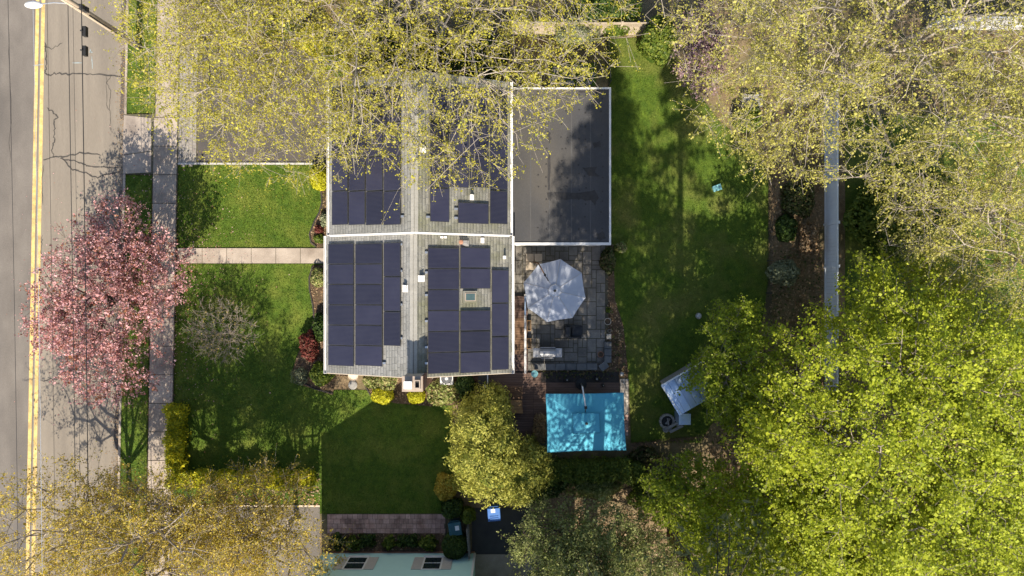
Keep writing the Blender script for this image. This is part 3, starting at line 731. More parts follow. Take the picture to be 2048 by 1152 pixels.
# roof vents and pipes
def rvent(sec, side, px, py, w_, l, h_, m_, nm='roof_vent'):
    s = s_of(sec, side, px); y = y_of(sec, side, s, py); p = rp3(sec, side, s, y)
    m = MB().box(p[0] - w_, p[0] + w_, p[1] - l, p[1] + l, p[2] - .08, p[2] + .08)
    m.box(p[0] - w_ * .6, p[0] + w_ * .6, p[1] - l * .3, p[1] + l * .9, p[2] + .06, p[2] + h_); return m.build(nm, m_, house)
rvent(A, -1, 811, 577, .13, .17, .26, 'white'); rvent(A, 1, 843, 557, .16, .15, .26, 'white')
rvent(B, 1, 846, 299, .15, .15, .26, 'white'); rvent(B, 1, 944, 395, .1, .13, .3, 'white')
rvent(A, 1, 931, 487, .16, .14, .3, 'greywood'); rvent(A, 1, 965, 481, .09, .13, .3, 'white'); rvent(A, 1, 1009, 515, .08, .08, .35, 'white')
for px in (884, 891): rvent(A, 1, px, 474.5, .07, .05, .12, 'white')
s = s_of(A, 1, 923); p = rp3(A, 1, s, y_of(A, 1, s, 485))
MB().lathe([(.09, -.05), (.09, .3), (.11, .3), (.11, .34), (.05, .36)], p, 12).build('pipe_vent', 'terracotta', house)
# chimney on the gable end
cz = 7.75; cx0, cx1 = PX(804, cz), PX(845.5, cz); cy0, cy1 = PY(783.5, cz), PY(752.5, cz)
ch = MB().box(cx0 + .03, cx1 - .03, cy0 + .03, cy1 - .03, 0, cz - .06).build('chimney', 'mortar', house)
bme = None
bl, bh = .215, .068
def brick(c, half):
    global bme
    if bme is None:
        o = MB().box(-.5, .5, -.5, .5, -.5, .5).build('brick', 'brick'); o.parent = ch; bme = o.data; o.location = np.array(c) - WLOC[house.name]; o.scale = half
    else:
        o = link('brick', bme, ch); o.location = np.array(c) - WLOC[house.name]; o.scale = half
nb_ = 0
for c in range(int((cz - .1 - 4.2) / .085)):
    z = cz - .12 - c * .085; off = (c % 2) * .115
    yy = cy0 + off - .11
    while yy < cy1 - .02 and nb_ < 290:           # the east face the camera sees
        a_, b_ = max(yy, cy0 + .005), min(yy + .215, cy1 - .005); yy += .23
        if b_ - a_ < .04: continue
        brick((cx1 - .03, (a_ + b_) / 2, z), (.08, b_ - a_, .068)); nb_ += 1
m = MB(); zz = cz - .06
m.box(cx0, cx1, cy0, cy1, zz, cz - .0); m.build('cap', 'cap', ch)
MB().box(cx0 + .15, cx0 + .45, cy0 + .2, cy0 + .46, cz, cz + .22).box(cx0 + .12, cx0 + .48, cy0 + .16, cy0 + .5, cz + .22, cz + .25).build('flue_cover', 'vinyl', ch)
fl = MB(); fx, fy = cx1 - .23, cy0 + .36
fl.box(fx - .14, fx - .09, fy - .2, fy + .2, cz, cz + .2).box(fx + .09, fx + .14, fy - .2, fy + .2, cz, cz + .2).box(fx - .09, fx + .09, fy - .2, fy - .15, cz, cz + .2).box(fx - .09, fx + .09, fy + .15, fy + .2, cz, cz + .2)
fl.build('flue', 'cap', ch); MB().box(fx - .09, fx + .09, fy - .15, fy + .15, cz + .002, cz + .03).build('flue_opening', 'black', ch)
# ---- flat roofed extension
EZ = 3.5; ex0, ex1 = A['xr'] - .3, PX(1222, EZ); ey0, ey1 = PY(490, EZ), PY(175, EZ)
MB().box(ex0, ex1 - .15, ey0 + .15, ey1 - .15, 0, EZ - .15).build('extension_wall', 'siding', house)
fr = MB().box(ex0, ex1 - .05, ey0 + .05, ey1 - .05, EZ - .16, EZ - .03).build('flat_roof', 'epdm', house)
for nm, q in (('edge_trim', (ex1 - .1, ex1, ey0, ey1)), ('edge_trim', (ex0 + .4, ex1 - .1, ey0, ey0 + .13)), ('edge_trim', (ex0 + .4, ex1 - .1, ey1 - .08, ey1))):
    MB().box(*q, EZ - .2, EZ + .02).build(nm, 'white', house)
zf = EZ - .026
def fpx(pts): return poly_px(pts, EZ)
for xa in (1098, 1060, 1142, 1180):
    MB().sheet(fpx([(xa, 178), (xa + 2.2, 178), (xa + 2.2, 486), (xa, 486)]), zf + (.000 if xa == 1098 else .001)).build('seam', 'epdm_seam', fr)
def blob(pts, nm='stain', z=zf + .005, m_='epdm_stain', jit=1.2):
    q = []
    n = len(pts)
    for i in range(n):
        a, b = np.array(pts[i]), np.array(pts[(i + 1) % n])
        for k in range(4): q.append(a + (b - a) * k / 4 + rng.normal(size=2) * jit * (k > 0))
    MB().sheet(fpx(q), z).build(nm, m_, fr)
blob([(1096, 262), (1100, 264), (1102, 275), (1098, 288), (1094, 272)]); blob([(1097, 308), (1101, 308), (1101, 345), (1099, 380), (1096, 380), (1095, 330)], jit=.6)
blob([(1094, 385), (1103, 385), (1101, 402), (1096, 400)]); blob([(1178, 180), (1198, 181), (1196, 188), (1186, 190), (1165, 186), (1156, 184)]); blob([(1096, 188), (1100, 190), (1099, 200), (1096, 198)])
blob([(1108, 384), (1150, 386), (1190, 380), (1198, 395), (1190, 412), (1182, 400), (1140, 398), (1112, 400)]); blob([(1185, 285), (1200, 282), (1202, 294), (1188, 296)])
blob([(1165, 335), (1195, 333), (1190, 345), (1200, 352), (1178, 352)]); blob([(1192, 470), (1205, 462), (1212, 475), (1200, 482)])
fm = MB()
for i, xx in enumerate((1076, 1092, 1123, 1133, 1157, 1171, 1204)):
    for yy in range(196, 486, 26):
        if rng.random() < .75:
            p = P(xx + rng.uniform(-2, 2), yy + rng.uniform(-7, 7), EZ); p[2] = zf - .01; fm.lathe([(.045, 0), (.045, .02), (.02, .026)], p, 6)
fm.build('fastener_plates', 'epdm_stain', fr)['kind'] = 'stuff'

# ------------------------------------------------------------------ the mint house to the south
wy = PY(1103); nx0, nx1 = PX(650), PX(950); NE = 5.45; nm_ = (nx0 + nx1) / 2; NT = math.tan(R(30)); nz = NE + (nx1 - nx0) / 2 * NT
mh = thing('neighbour_house', 'mint green clapboard gable wall with beige shuttered windows at the bottom edge', 'house', (nm_, wy - 5, 0))
yb_ = wy - 12
v = [(nx0, wy - .03, 0), (nx1, wy - .03, 0), (nx1, wy - .03, NE), (nm_, wy - .03, nz), (nx0, wy - .03, NE)]; v += [(a, yb_, c) for a, b, c in v]
MB().add(v, [(4, 3, 2, 1, 0), (5, 6, 7, 8, 9), (0, 1, 6, 5), (1, 2, 7, 6), (2, 3, 8, 7), (3, 4, 9, 8), (4, 0, 5, 9)]).build('wall', 'mint', mh)
sdg = MB(); z = .25; 
while z < nz - .1:
    z1 = z + .13
    hw = lambda q: (nx1 - nx0) / 2 if q < NE else max(.05, (nz - q) / NT)
    a, b = hw(z), hw(z1)
    sdg.add([(nm_ - a, wy - .002, z), (nm_ + a, wy - .002, z), (nm_ + b, wy - .028, z1), (nm_ - b, wy - .028, z1), (nm_ - a, wy - .03, z), (nm_ + a, wy - .03, z)], [(1, 0, 3, 2), (0, 1, 5, 4)])
    z = z1
sdg.build('siding', 'mint', mh)['kind'] = 'stuff'
MB().box(nx0, nx1, wy - .1, wy + .03, 0, .24).build('foundation', 'brick', mh)
for s_ in (nx0, nx1): MB().box(s_ - .06, s_ + .06, wy - .1, wy + .02, .24, NE - .05).build('corner_board', 'white' if s_ == nx1 else 'mint', mh)
m = MB()
for side in (-1, 1):
    e = (nx1 - nx0) / 2 + .3
    pts = [(nm_, nz + .05), (nm_ + side * e, nz + .05 - e * NT), (nm_ + side * e, nz - .1 - e * NT), (nm_, nz - .1)]
    v = [(a, wy + .3, c) for a, c in pts] + [(a, yb_ - .3, c) for a, c in pts]
    f = [(0, 1, 2, 3), (7, 6, 5, 4), (0, 4, 5, 1), (1, 5, 6, 2), (2, 6, 7, 3)]
    m.add(v, [q[::-1] for q in f] if side > 0 else f)
m.build('roof', 'brownroof', mh)
for wx0, wx1 in ((-9.02, -8.05), (-4.80, -3.90)):
    wz0, wz1 = .95, 2.45
    wn = MB().box(wx0 - .09, wx1 + .09, wy, wy + .03, wz0 - .09, wz1 + .09).build('window', 'white', mh)
    MB().box(wx0, wx1, wy + .02, wy + .034, wz0, wz1).build('pane', 'glass', wn)
    MB().box(wx0, wx1, wy + .03, wy + .045, (wz0 + wz1) / 2 - .03, (wz0 + wz1) / 2 + .03).build('sash_bar', 'white', wn)
    MB().box(wx0 - .12, wx1 + .12, wy, wy + .09, wz0 - .15, wz0 - .095).build('sill', 'white', wn)
    for a, b in ((wx0 - .62, wx0 - .1), (wx1 + .1, wx1 + .62)):
        sh = MB().box(a, b, wy, wy + .035, wz0 - .06, wz1 + .06).build('shutter', 'shutter', mh)
        lv = MB()
        for k in range(16): lv.box(a + .05, b - .05, wy + .034, wy + .042, wz0 + k * .094, wz0 + k * .094 + .05)
        lv.build('louvres', 'shutter', sh)
MB().box(nx1 - .02, nx1 + 5.4, wy - 9, wy - 2.4, 0, 4.6).build('added_shade_wing', 'mint', mh)  # unseen wing, added to throw its shadow over the neighbour's yard
MB().box(nx1 + .31, nx1 + 5.6, wy - 9.2, wy - 2.2, 4.6, 4.8).build('added_shade_wing_roof', 'brownroof', mh)  # top of the added shade-casting wing, out of view
# second-floor windows, out of frame but on the same wall
for wx0, wx1 in ((-8.6, -7.6), (-5.2, -4.2)):
    wn = MB().box(wx0 - .09, wx1 + .09, wy, wy + .03, 3.6, 5.0).build('window', 'white', mh); MB().box(wx0, wx1, wy + .02, wy + .034, 3.69, 4.91).build('pane', 'glass', wn)

# ------------------------------------------------------------------ garden furniture and small things
# white octagonal cantilever umbrella
def canopy(parent, corners, top, mt, sag=.03, rows=5, vent=.25):
    n = len(corners); top = np.array(top)
    for i in range(n):
        a, b = np.array(corners[i]), np.array(corners[(i + 1) % n]); v = []; f = []
        for r in range(rows + 1):
            t = vent * .6 + (1 - vent * .6) * r / rows
            for c in range(5):
                u = c / 4; q = top + (a * (1 - u) + b * u - top) * t
                bow = math.sin(math.pi * u)
                q[2] -= sag * bow * t * .9; q[:2] += (top[:2] - q[:2]) * bow * .010 * t
                v.append(q)
        for r in range(rows):
            for c in range(4):
                k = r * 5 + c; f.append((k, k + 5, k + 6, k + 1))
        v2 = [q - np.array([0, 0, .012]) for q in v]; nn = len(v)
        m = MB().add(v + v2, f + [tuple(j + nn for j in q[::-1]) for q in f] + [(rows * 5 + c, rows * 5 + c + nn, rows * 5 + c + 1 + nn, rows * 5 + c + 1) for c in range(4)])
        m.build('canopy_panel', mt, parent, smooth=False)
UZ = 2.42
oc = [(1121, 518), (1163.5, 545.7), (1171, 595.6), (1145, 635.7), (1094, 644), (1055, 616), (1047, 565.6), (1077, 528.7)]
ctop = P(1109.5, 581.5, 2.95)
um = thing('cantilever_umbrella', 'white octagonal cantilever umbrella over the stone patio', 'umbrella', P(1068, 524, 0))
cor = [P(a, b, UZ) for a, b in oc][::-1]
canopy(um, cor, ctop, 'canvas_white', .05)
vc = [ctop + (np.array(c) - ctop) * .2 + np.array([0, 0, .05]) for c in cor]
m = MB(); m.add([ctop + np.array([0, 0, .05])] + vc, [(0, i + 1, (i + 1) % 8 + 1) for i in range(8)]); m.build('vent_cap', 'canvas_white', um)
m = MB()
for c in cor: m.tube([ctop + np.array([0, 0, .01]), np.array(c) + np.array([0, 0, .004])], .011, 5)
for i in range(8): m.tube([vc[i], vc[(i + 1) % 8]], .012, 4)
m.build('seams', 'shutter', um)
m = MB()
for c in cor: m.tube([ctop - np.array([0, 0, .06]), np.array(c) - np.array([0, 0, .035])], .014, 5)
m.build('ribs', 'darkmetal', um)
MB().lathe([(.03, -.5), (.06, -.45), (.06, .08), (.075, .1), (.075, .15), (.03, .17)], ctop, 12).build('hub', 'darkmetal', um)
bx, by = P(1068, 524)[:2]
for i, (a, b) in enumerate(((-1, -1), (1, -1), (-1, 1), (1, 1))):
    MB().box(bx + a * .025, bx + a * .46, by + b * .025, by + b * .46, .08, .16).build('base_slab', 'cream', um)
mt_ = P(1077, 527, 3.0); ae = P(1090, 550, 3.12)
MB().tube([(bx, by, .1), (bx + (mt_[0] - bx) * .5, by + (mt_[1] - by) * .5, 1.6), mt_], .045, 8).build('mast', 'teak_dark', um, smooth=True)
MB().tube([mt_, ae], .035, 8).build('arm', 'teak_dark', um, smooth=True)
MB().tube([ae, (ae + ctop) / 2 - np.array([0, 0, .42]), ctop - np.array([0, 0, .42])], .028, 8).build('strut', 'darkmetal', um, smooth=True)
MB().lathe([(.07, -.06), (.07, .06)], ae, 10).build('joint_knob', 'black', um)

# teal rectangular umbrella
tm = thing('cantilever_umbrella', 'teal rectangular cantilever umbrella over the wooden deck', 'umbrella', P(1162, 768, DZ))
tc = [P(1091.5, 788, 2.35), P(1247, 785.6, 2.35), P(1252, 900, 2.35), P(1095, 904.4, 2.35)][::-1]
tt = P(1172.5, 846, 2.9)
canopy(tm, tc, tt, 'canvas_teal', .02, 6, .3)
vq = [tt + (np.array(c) - tt) * f_ + np.array([0, 0, .13]) for c, f_ in zip(tc, (.34, .34, .34, .34))]
m = MB(); m.add([tt + np.array([0, 0, .135])] + vq + [q - np.array([0, 0, .06]) for q in vq], [(0, i + 1, (i + 1) % 4 + 1) for i in range(4)] + [(i + 1, i + 5, (i + 1) % 4 + 5, (i + 1) % 4 + 1) for i in range(4)]); m.build('vent_flap', 'canvas_teal', tm)
m = MB()
for i in range(4): m.tube([vq[i], vq[(i + 1) % 4]], .022, 5)
for i in range(4): m.tube([tc[i], tc[(i + 1) % 4] * .5 + tc[i] * .5 + (tt - (tc[i] + tc[(i + 1) % 4]) / 2) * np.array([.022, .022, 0]) - np.array([0, 0, .02]), tc[(i + 1) % 4]], .018, 5)
m.build('hem', 'hem_teal', tm)
m = MB()
for c in tc: m.tube([tt - np.array([0, 0, .06]), np.array(c) - np.array([0, 0, .03])], .014, 5)
m.build('ribs', 'darkmetal', tm)
MB().lathe([(.03, -.5), (.05, -.45), (.05, .09), (.075, .15), (.075, .2), (.02, .22)], tt, 12).build('hub', 'black', tm)
b_ = P(1162, 768, DZ); m1 = P(1165, 774, 2.9); e1 = P(1171.5, 815, 3.1)
MB().lathe([(.32, 0), (.32, .06), (.1, .09)], b_, 16).build('base', 'black', tm)
MB().tube([b_, (b_ + m1) / 2, m1], .04, 8).build('mast', 'alu', tm, smooth=True)
MB().tube([m1, e1], .04, 8).build('arm', 'white', tm)
MB().tube([e1, (e1 + tt) / 2 - np.array([0, 0, .45]), tt - np.array([0, 0, .42])], .025, 6).build('strut', 'darkmetal', tm)
MB().box(e1[0] - .07, e1[0] + .07, e1[1] - .07, e1[1] + .07, e1[2] - .06, e1[2] + .07).build('joint_knob', 'black', tm)

# gas grill
gx, gy = P(1095, 705, .9)[:2]; PZ = .08
gr = thing('gas_grill', 'stainless steel gas grill with side shelves on the patio', 'grill', (gx, gy, PZ))
MB().box(gx - .42, gx + .42, gy - .26, gy + .26, PZ + .12, PZ + .8).build('cabinet', 'darkmetal', gr)
for sx in (-.36, .36):
    for sy in (-.2, .2): MB().lathe([(.05, 0), (.05, .12)], (gx + sx, gy + sy, PZ), 8).build('wheel', 'black', gr)
v = []; pr = [(-.27, .8), (-.27, .98), (-.2, 1.1), (-.05, 1.16), (.1, 1.15), (.22, 1.06), (.27, .8)]
m = MB(); n = len(pr); m.add([(gx - .43, gy + a, PZ + b) for a, b in pr] + [(gx + .43, gy + a, PZ + b) for a, b in pr], [tuple(range(n)), tuple(range(2 * n - 1, n - 1, -1))] + [(i, i + n, (i + 1) % n + n, (i + 1) % n) for i in range(n)])
ld = m.build('lid', 'steel', gr); MB().tube([(gx - .35, gy - .31, PZ + .98), (gx + .35, gy - .31, PZ + .98)], .016, 6).bar((gx - .33, gy - .31, PZ + .98), (gx - .33, gy - .25, PZ + .98), .02, .02).bar((gx + .33, gy - .31, PZ + .98), (gx + .33, gy - .25, PZ + .98), .02, .02).build('handle', 'steel', ld)
for s_ in (-1, 1): MB().box(gx + s_ * .43, gx + s_ * .8, gy - .26, gy + .24, PZ + .82, PZ + .87).build('side_shelf', 'steel', gr)
for k in range(4): MB().lathe([(.03, -.02), (.03, .02)], (gx - .3 + k * .2, gy - .27, PZ + .72), 8).build('knob', 'black', gr)
MB().box(gx - .43, gx + .43, gy + .27, gy + .3, PZ + .7, PZ + 1.0).build('back_shield', 'steel', gr)

# outdoor armchair
ax, ay = P(1147, 663, .4)[:2]
ac = thing('lounge_chair', 'charcoal cushioned lounge chair on the patio below the white umbrella', 'chair', (ax, ay, PZ))
MB().box(ax - .5, ax + .52, ay - .32, ay + .32, PZ + .12, PZ + .26).build('frame', 'darkmetal', ac)
for a in (-.46, .48):
    for b in (-.28, .28): MB().box(ax + a - .025, ax + a + .025, ay + b - .025, ay + b + .025, PZ, PZ + .12).build('leg', 'darkmetal', ac)
MB().box(ax - .08, ax + .5, ay - .28, ay + .28, PZ + .26, PZ + .42).build('seat_cushion', 'cushion', ac)
MB().obox((ax - .28, ay, PZ + .55), (.1, 0, -.02), (0, .28, 0), (-.1, 0, .32)).build('back_cushion', 'cushion', ac)
for s_ in (-1, 1): MB().box(ax - .42, ax + .42, ay + s_ * .285, ay + s_ * .37, PZ + .26, PZ + .6).build('armrest', 'black', ac)

# timber steamer chair and a dark chair on the deck
sx, sy = P(1032, 800, .4)[:2]
st = thing('deck_lounger', 'brown slatted wooden lounger on the deck by the golden evergreen', 'lounger', (sx, sy, DZ))
for s_ in (-1, 1):
    MB().bar((sx + s_ * .34, sy - .75, DZ + .36), (sx + s_ * .34, sy + .1, DZ + .33), .05, .07).build('side_rail', 'teak_dark', st)
    MB().bar((sx + s_ * .34, sy + .1, DZ + .33), (sx + s_ * .34, sy + .8, DZ + .62), .05, .07).build('back_rail', 'teak_dark', st)
    for yy in (-.7, .08): MB().box(sx + s_ * .34 - .03, sx + s_ * .34 + .03, sy + yy - .03, sy + yy + .03, DZ, DZ + .34).build('leg', 'teak_dark', st)
for k in range(9):
    t = k / 8; MB().obox((sx, sy + .14 + t * .64, DZ + .37 + t * .27), (.36, 0, 0), (0, .03, .012), (0, -.006, .012)).build('slat', 'teak_dark', st)
for k in range(8):
    MB().obox((sx, sy - .02 - k * .095, DZ + .385), (.31 + .012 * k, 0, 0), (0, .043, .003), (0, 0, .012)).build('slat', 'teak', st)
dx, dy = P(1007, 803, .4)[:2]
dc = thing('deck_chair', 'dark sling chair between the golden evergreen and the wooden lounger', 'chair', (dx, dy, DZ))
MB().box(dx - .28, dx + .28, dy - .28, dy + .26, DZ + .38, DZ + .43).build('seat', 'cushion', dc)
MB().obox((dx, dy + .36, DZ + .68), (.28, 0, 0), (0, .02, 0), (0, .1, .3)).build('backrest', 'cushion', dc)
for a in (-.26, .26):
    for b in (-.25, .25): MB().box(dx + a - .02, dx + a + .02, dy + b - .02, dy + b + .02, DZ, DZ + .38).build('leg', 'darkmetal', dc)

# handrail between patio and house deck
rl = thing('stair_railing', 'white handrail with posts along the narrow deck beside the house', 'railing', P(1050, 660, DZ))
RX = PX(1050.5, 1.05)
for py in (590, 630, 690, 743):
    y_ = PY(py, .6); MB().box(RX - .05, RX + .05, y_ - .05, y_ + .05, DZ, 1.1).build('post', 'white', rl)
MB().box(RX - .045, RX + .045, PY(629, 1), PY(593, 1), 1.1, 1.15).build('top_rail', 'galv_sky_tint', rl)
MB().box(RX - .06, RX + .06, PY(742, 1), PY(630.5, 1), 1.1, 1.15).build('top_rail', 'white', rl)
m = MB(); yy = PY(742, .6)
MB().box(RX - .03, RX + .03, PY(742, .6), PY(592, .6), .3, .35).build('bottom_rail', 'white', rl)
while yy < PY(594, .6):
    MB().box(RX - .015, RX + .015, yy - .015, yy + .015, .35, 1.1).build('baluster', 'white', rl); yy += .14

# wooden planter boxes by the railing
for i, (py, lb) in enumerate(((651, 'wooden planter box by the railing, nearer the umbrella'), (687, 'wooden planter box by the railing, nearer the grill'))):
    px_, py_ = P(1058, py, .3)[:2]
    o = thing('planter_box', lb, 'planter', (px_, py_, PZ), 'planter boxes by the railing')
    for a, b, c, d in ((-.12, .12, -.29, -.26), (-.12, .12, .26, .29), (-.12, -.09, -.26, .26), (.09, .12, -.26, .26)): MB().box(px_ + a, px_ + b, py_ + c, py_ + d, PZ, PZ + .32).build('side', 'teak', o)
    MB().box(px_ - .09, px_ + .09, py_ - .26, py_ + .26, PZ, PZ + .26).build('soil', 'soil', o)

def pot(px, py, r, h, z, mt, name, label, cat, plant=None):
    p = P(px, py, z + h); o = thing(name, label, cat, (p[0], p[1], z), 'pots around the patio')
    c = (p[0], p[1], z)
    n = 16; MB().lathe([(r * .7, 0), (r * .95, h * .85), (r, h * .85), (r, h), (r * .85, h), (r * .82, h * .8)], c, n).build('pot', mt, o)
    MB().lathe([(r * .83, h * .7), (r * .83, h * .84)], c, n).build('soil', 'soil', o)
    if plant:
        pts = np.array(c) + np.array([0, 0, h]) + rng.normal(size=(90, 3)) * np.array([r * .5, r * .5, .06]) + np.array([0, 0, .05])
        v, f, rn = leaves(pts, .05, .4); quadmesh('plant', v, f, plant, o, rnd=rn)
pot(1216, 621, .17, .3, .05, 'darkmetal', 'flower_pot', 'dark round pot with plant in the bed edge beside the patio', 'pot', 'midshrub')
pot(1215.5, 643, .2, .28, .05, 'stonepot', 'flower_pot', 'pale stone ring pot beside the patio bed', 'pot', None)
pot(1201.5, 709, .17, .32, PZ, 'terracotta', 'flower_pot', 'round terracotta pot in the patio corner near the grill', 'pot', None)
pot(1219, 662, .1, .2, .05, 'stonepot', 'flower_pot', 'tiny pale pot next to the stone ring pot', 'pot', None)
p = P(1218, 673, .3)
tag(MB().box(p[0] - .13, p[0] + .13, p[1] - .15, p[1] + .15, .04, .3).box(p[0] - .11, p[0] + .11, p[1] - .13, p[1] + .13, .3, .33).build('planter_block', 'stonepot', loc=(p[0], p[1], .04)), 'square grey block planter at the patio side bed', 'planter')
# low stone walls round the patio corner
lw = thing('garden_wall', 'low dark stone wall along the south and east patio edge', 'wall', P(1140, 732, 0))
for k in range(6):
    a, b = P(1068 + k * 21, 726), P(1088 + k * 21, 738); MB().box(a[0], b[0], a[1], b[1], .04, .34 + r2.uniform(0, .02)).build('stone', 'slate', lw)
for k in range(3):
    a, b = P(1207, 683 + k * 14), P(1221, 696 + k * 14); MB().box(a[0], b[0], a[1], b[1], .05, .36 + r2.uniform(0, .02)).build('stone', 'slate', lw)
c = P(1206, 731); MB().obox((c[0], c[1], .2), (.2, .14, 0), (-.11, .16, 0), (0, 0, .17)).build('stone', 'slate', lw)

# round teal table
p = P(1069, 747, .5)
o = thing('side_table', 'small round teal glass side table at the deck corner', 'table', (p[0], p[1], DZ))
MB().lathe([(.19, 0), (.2, .02), (.19, .03)], (p[0], p[1], DZ + .45), 20).build('table_top', 'teal_glass', o)
for k in range(3):
    a = k * 2.094; MB().tube([(p[0] + .15 * math.cos(a), p[1] + .15 * math.sin(a), DZ), (p[0] + .08 * math.cos(a), p[1] + .08 * math.sin(a), DZ + .46)], .012, 5).build('leg', 'darkmetal', o)
# dark box with dial
p0, p1 = P(956, 748, .9), P(975.5, 781, .9)
o = thing('storage_cabinet', 'black cabinet with pale rim and round white dial beside the house corner', 'cabinet', ((p0[0] + p1[0]) / 2, (p0[1] + p1[1]) / 2, 0))
MB().box(p0[0], p1[0], p1[1], p0[1], 0, .86).build('body', 'black', o)
MB().box(p1[0] - .04, p1[0] + .02, p1[1], p0[1], .86, .9).box(p0[0], p1[0] - .04, p0[1] - .05, p0[1], .86, .9).build('rim', 'alu', o)
q = P(969.5, 774, .9); MB().lathe([(.09, 0), (.09, .03), (.05, .035)], (q[0], q[1], .86), 16).build('dial', 'white', o); MB().lathe([(.04, 0), (.04, .008)], (q[0], q[1], .893), 12).build('dial_centre', 'black', o)
# air conditioner
p = P(893, 757, .8)
o = thing('air_conditioner', 'white air conditioner unit with round fan grille beside the house', 'air conditioner', (p[0], p[1], .04))
MB().box(p[0] - .36, p[0] + .36, p[1] - .36, p[1] + .36, .04, .78).build('case', 'white', o)
MB().lathe([(.3, 0), (.3, .012)], (p[0], p[1], .78), 24).build('fan_well', 'darkmetal', o)
g = MB()
for k in range(24):
    a = k * math.pi / 12; g.bar((p[0] + .05 * math.cos(a), p[1] + .05 * math.sin(a), .805), (p[0] + .3 * math.cos(a), p[1] + .3 * math.sin(a), .805), .012, .01)
for r_ in (.14, .22, .3): g.tube([(p[0] + r_ * math.cos(a), p[1] + r_ * math.sin(a), .807) for a in np.linspace(0, 2 * math.pi, 25)], .008, 4)
g.build('fan_grille', 'alu', o); MB().lathe([(.08, 0), (.08, .03), (.05, .04)], (p[0], p[1], .79), 16).build('fan_hub', 'white', o)
# path lights and black urns on the deck
for px, py, r_, lb in ((1134, 760, .13, 'black round lantern on the deck below the ivy bed, left of the mast'), (1193.5, 758, .13, 'black round lantern on the deck, right of the umbrella mast'), (1206.5, 771, .09, 'small black pot on the deck near the cobble strip')):
    q = P(px, py, .45); o = thing('deck_lantern', lb, 'lantern', (q[0], q[1], DZ), 'black lanterns on the deck')
    MB().lathe([(r_ * .8, 0), (r_ * 1.1, .06), (r_, .28), (r_ * .5, .34)], (q[0], q[1], DZ), 14).build('body', 'black', o, smooth=True)
    MB().lathe([(r_ * .3, 0), (r_ * .32, .05), (.01, .07)], (q[0], q[1], DZ + .335), 10).build('knob', 'steel', o)
q = P(1243.5, 748, .4); o = thing('globe_light', 'silver globe on a short post by the cobble strip', 'garden ornament', (q[0], q[1], .05))
MB().lathe([(.05, 0), (.04, .3)], (q[0], q[1], .03), 8).build('post', 'darkmetal', o); MB().lathe([(.04, -.1), (.1, -.06), (.125, 0), (.1, .07), (.03, .11)], (q[0], q[1], .42), 16).build('globe', 'steel', o, smooth=True)

# bins
def bin_(px, py, mt, label, rz, paper):
    q = P(px, py, 1.0); o = thing('wheelie_bin', label, 'bin', (q[0], q[1], .02), 'wheeled bins by the mint house')
    o.rotation_euler = (0, 0, rz); WLOC[o.name] = np.zeros(3)
    z0 = 0
    m = MB(); v = [(-.26, -.3, .06), (.26, -.3, .06), (.26, .26, .06), (-.26, .26, .06), (-.33, -.37, 1.0), (.33, -.37, 1.0), (.33, .33, 1.0), (-.33, .33, 1.0)]
    m.add(v, [(3, 2, 1, 0), (4, 5, 6, 7), (0, 1, 5, 4), (1, 2, 6, 5), (2, 3, 7, 6), (3, 0, 4, 7)]); m.build('body', mt, o)
    ld_ = MB().add([(-.36, -.4, 1.0), (.36, -.4, 1.0), (.36, .36, 1.0), (-.36, .36, 1.0), (-.33, -.36, 1.06), (.33, -.36, 1.06), (.33, .33, 1.07), (-.33, .33, 1.07)], [(3, 2, 1, 0), (4, 5, 6, 7), (0, 1, 5, 4), (1, 2, 6, 5), (2, 3, 7, 6), (3, 0, 4, 7)]).build('lid', mt, o)
    MB().box(*paper, 1.066, 1.08).build('sticker', 'label_paper', ld_)
    MB().box(-.24, .24, -.26, -.2, 1.07, 1.085).box(-.24, .24, -.12, -.09, 1.07, 1.085).build('ridge', mt, ld_)
    for s_ in (-1, 1): MB().tube([(s_ * .24, .27, .12), (s_ * .31, .27, .12)], .12, 12).build('wheel', 'black', o)
    MB().tube([(-.25, .36, .98), (-.25, .42, 1.0), (.25, .42, 1.0), (.25, .36, .98)], .016, 6).build('handle', mt, o)
bin_(988, 1028, 'blue_plastic', 'bright blue wheeled bin with white sticker in the dark yard', R(4), (-.16, .08, .1, .3))
bin_(910, 1057, 'teal_plastic', 'dark teal wheeled bin with white label beside the paver path', R(8), (.02, .24, -.12, .16))
# grey gate fence
gt = thing('garden_fence', 'weathered grey picket fence beside the dark teal bin', 'fence', P(938, 1080, 0))
ga, gb = P(936, 1046), P(941, 1108)
for k in range(14):
    c = ga + (gb - ga) * k / 13; MB().box(c[0] - .02, c[0] + .02, c[1] - .045, c[1] + .045, 0, 1.25).build('picket', 'greywood', gt)
for z in (.3, 1.0): MB().bar((ga[0] + .045, ga[1], z), (gb[0] + .045, gb[1], z), .04, .09).build('rail', 'greywood', gt)

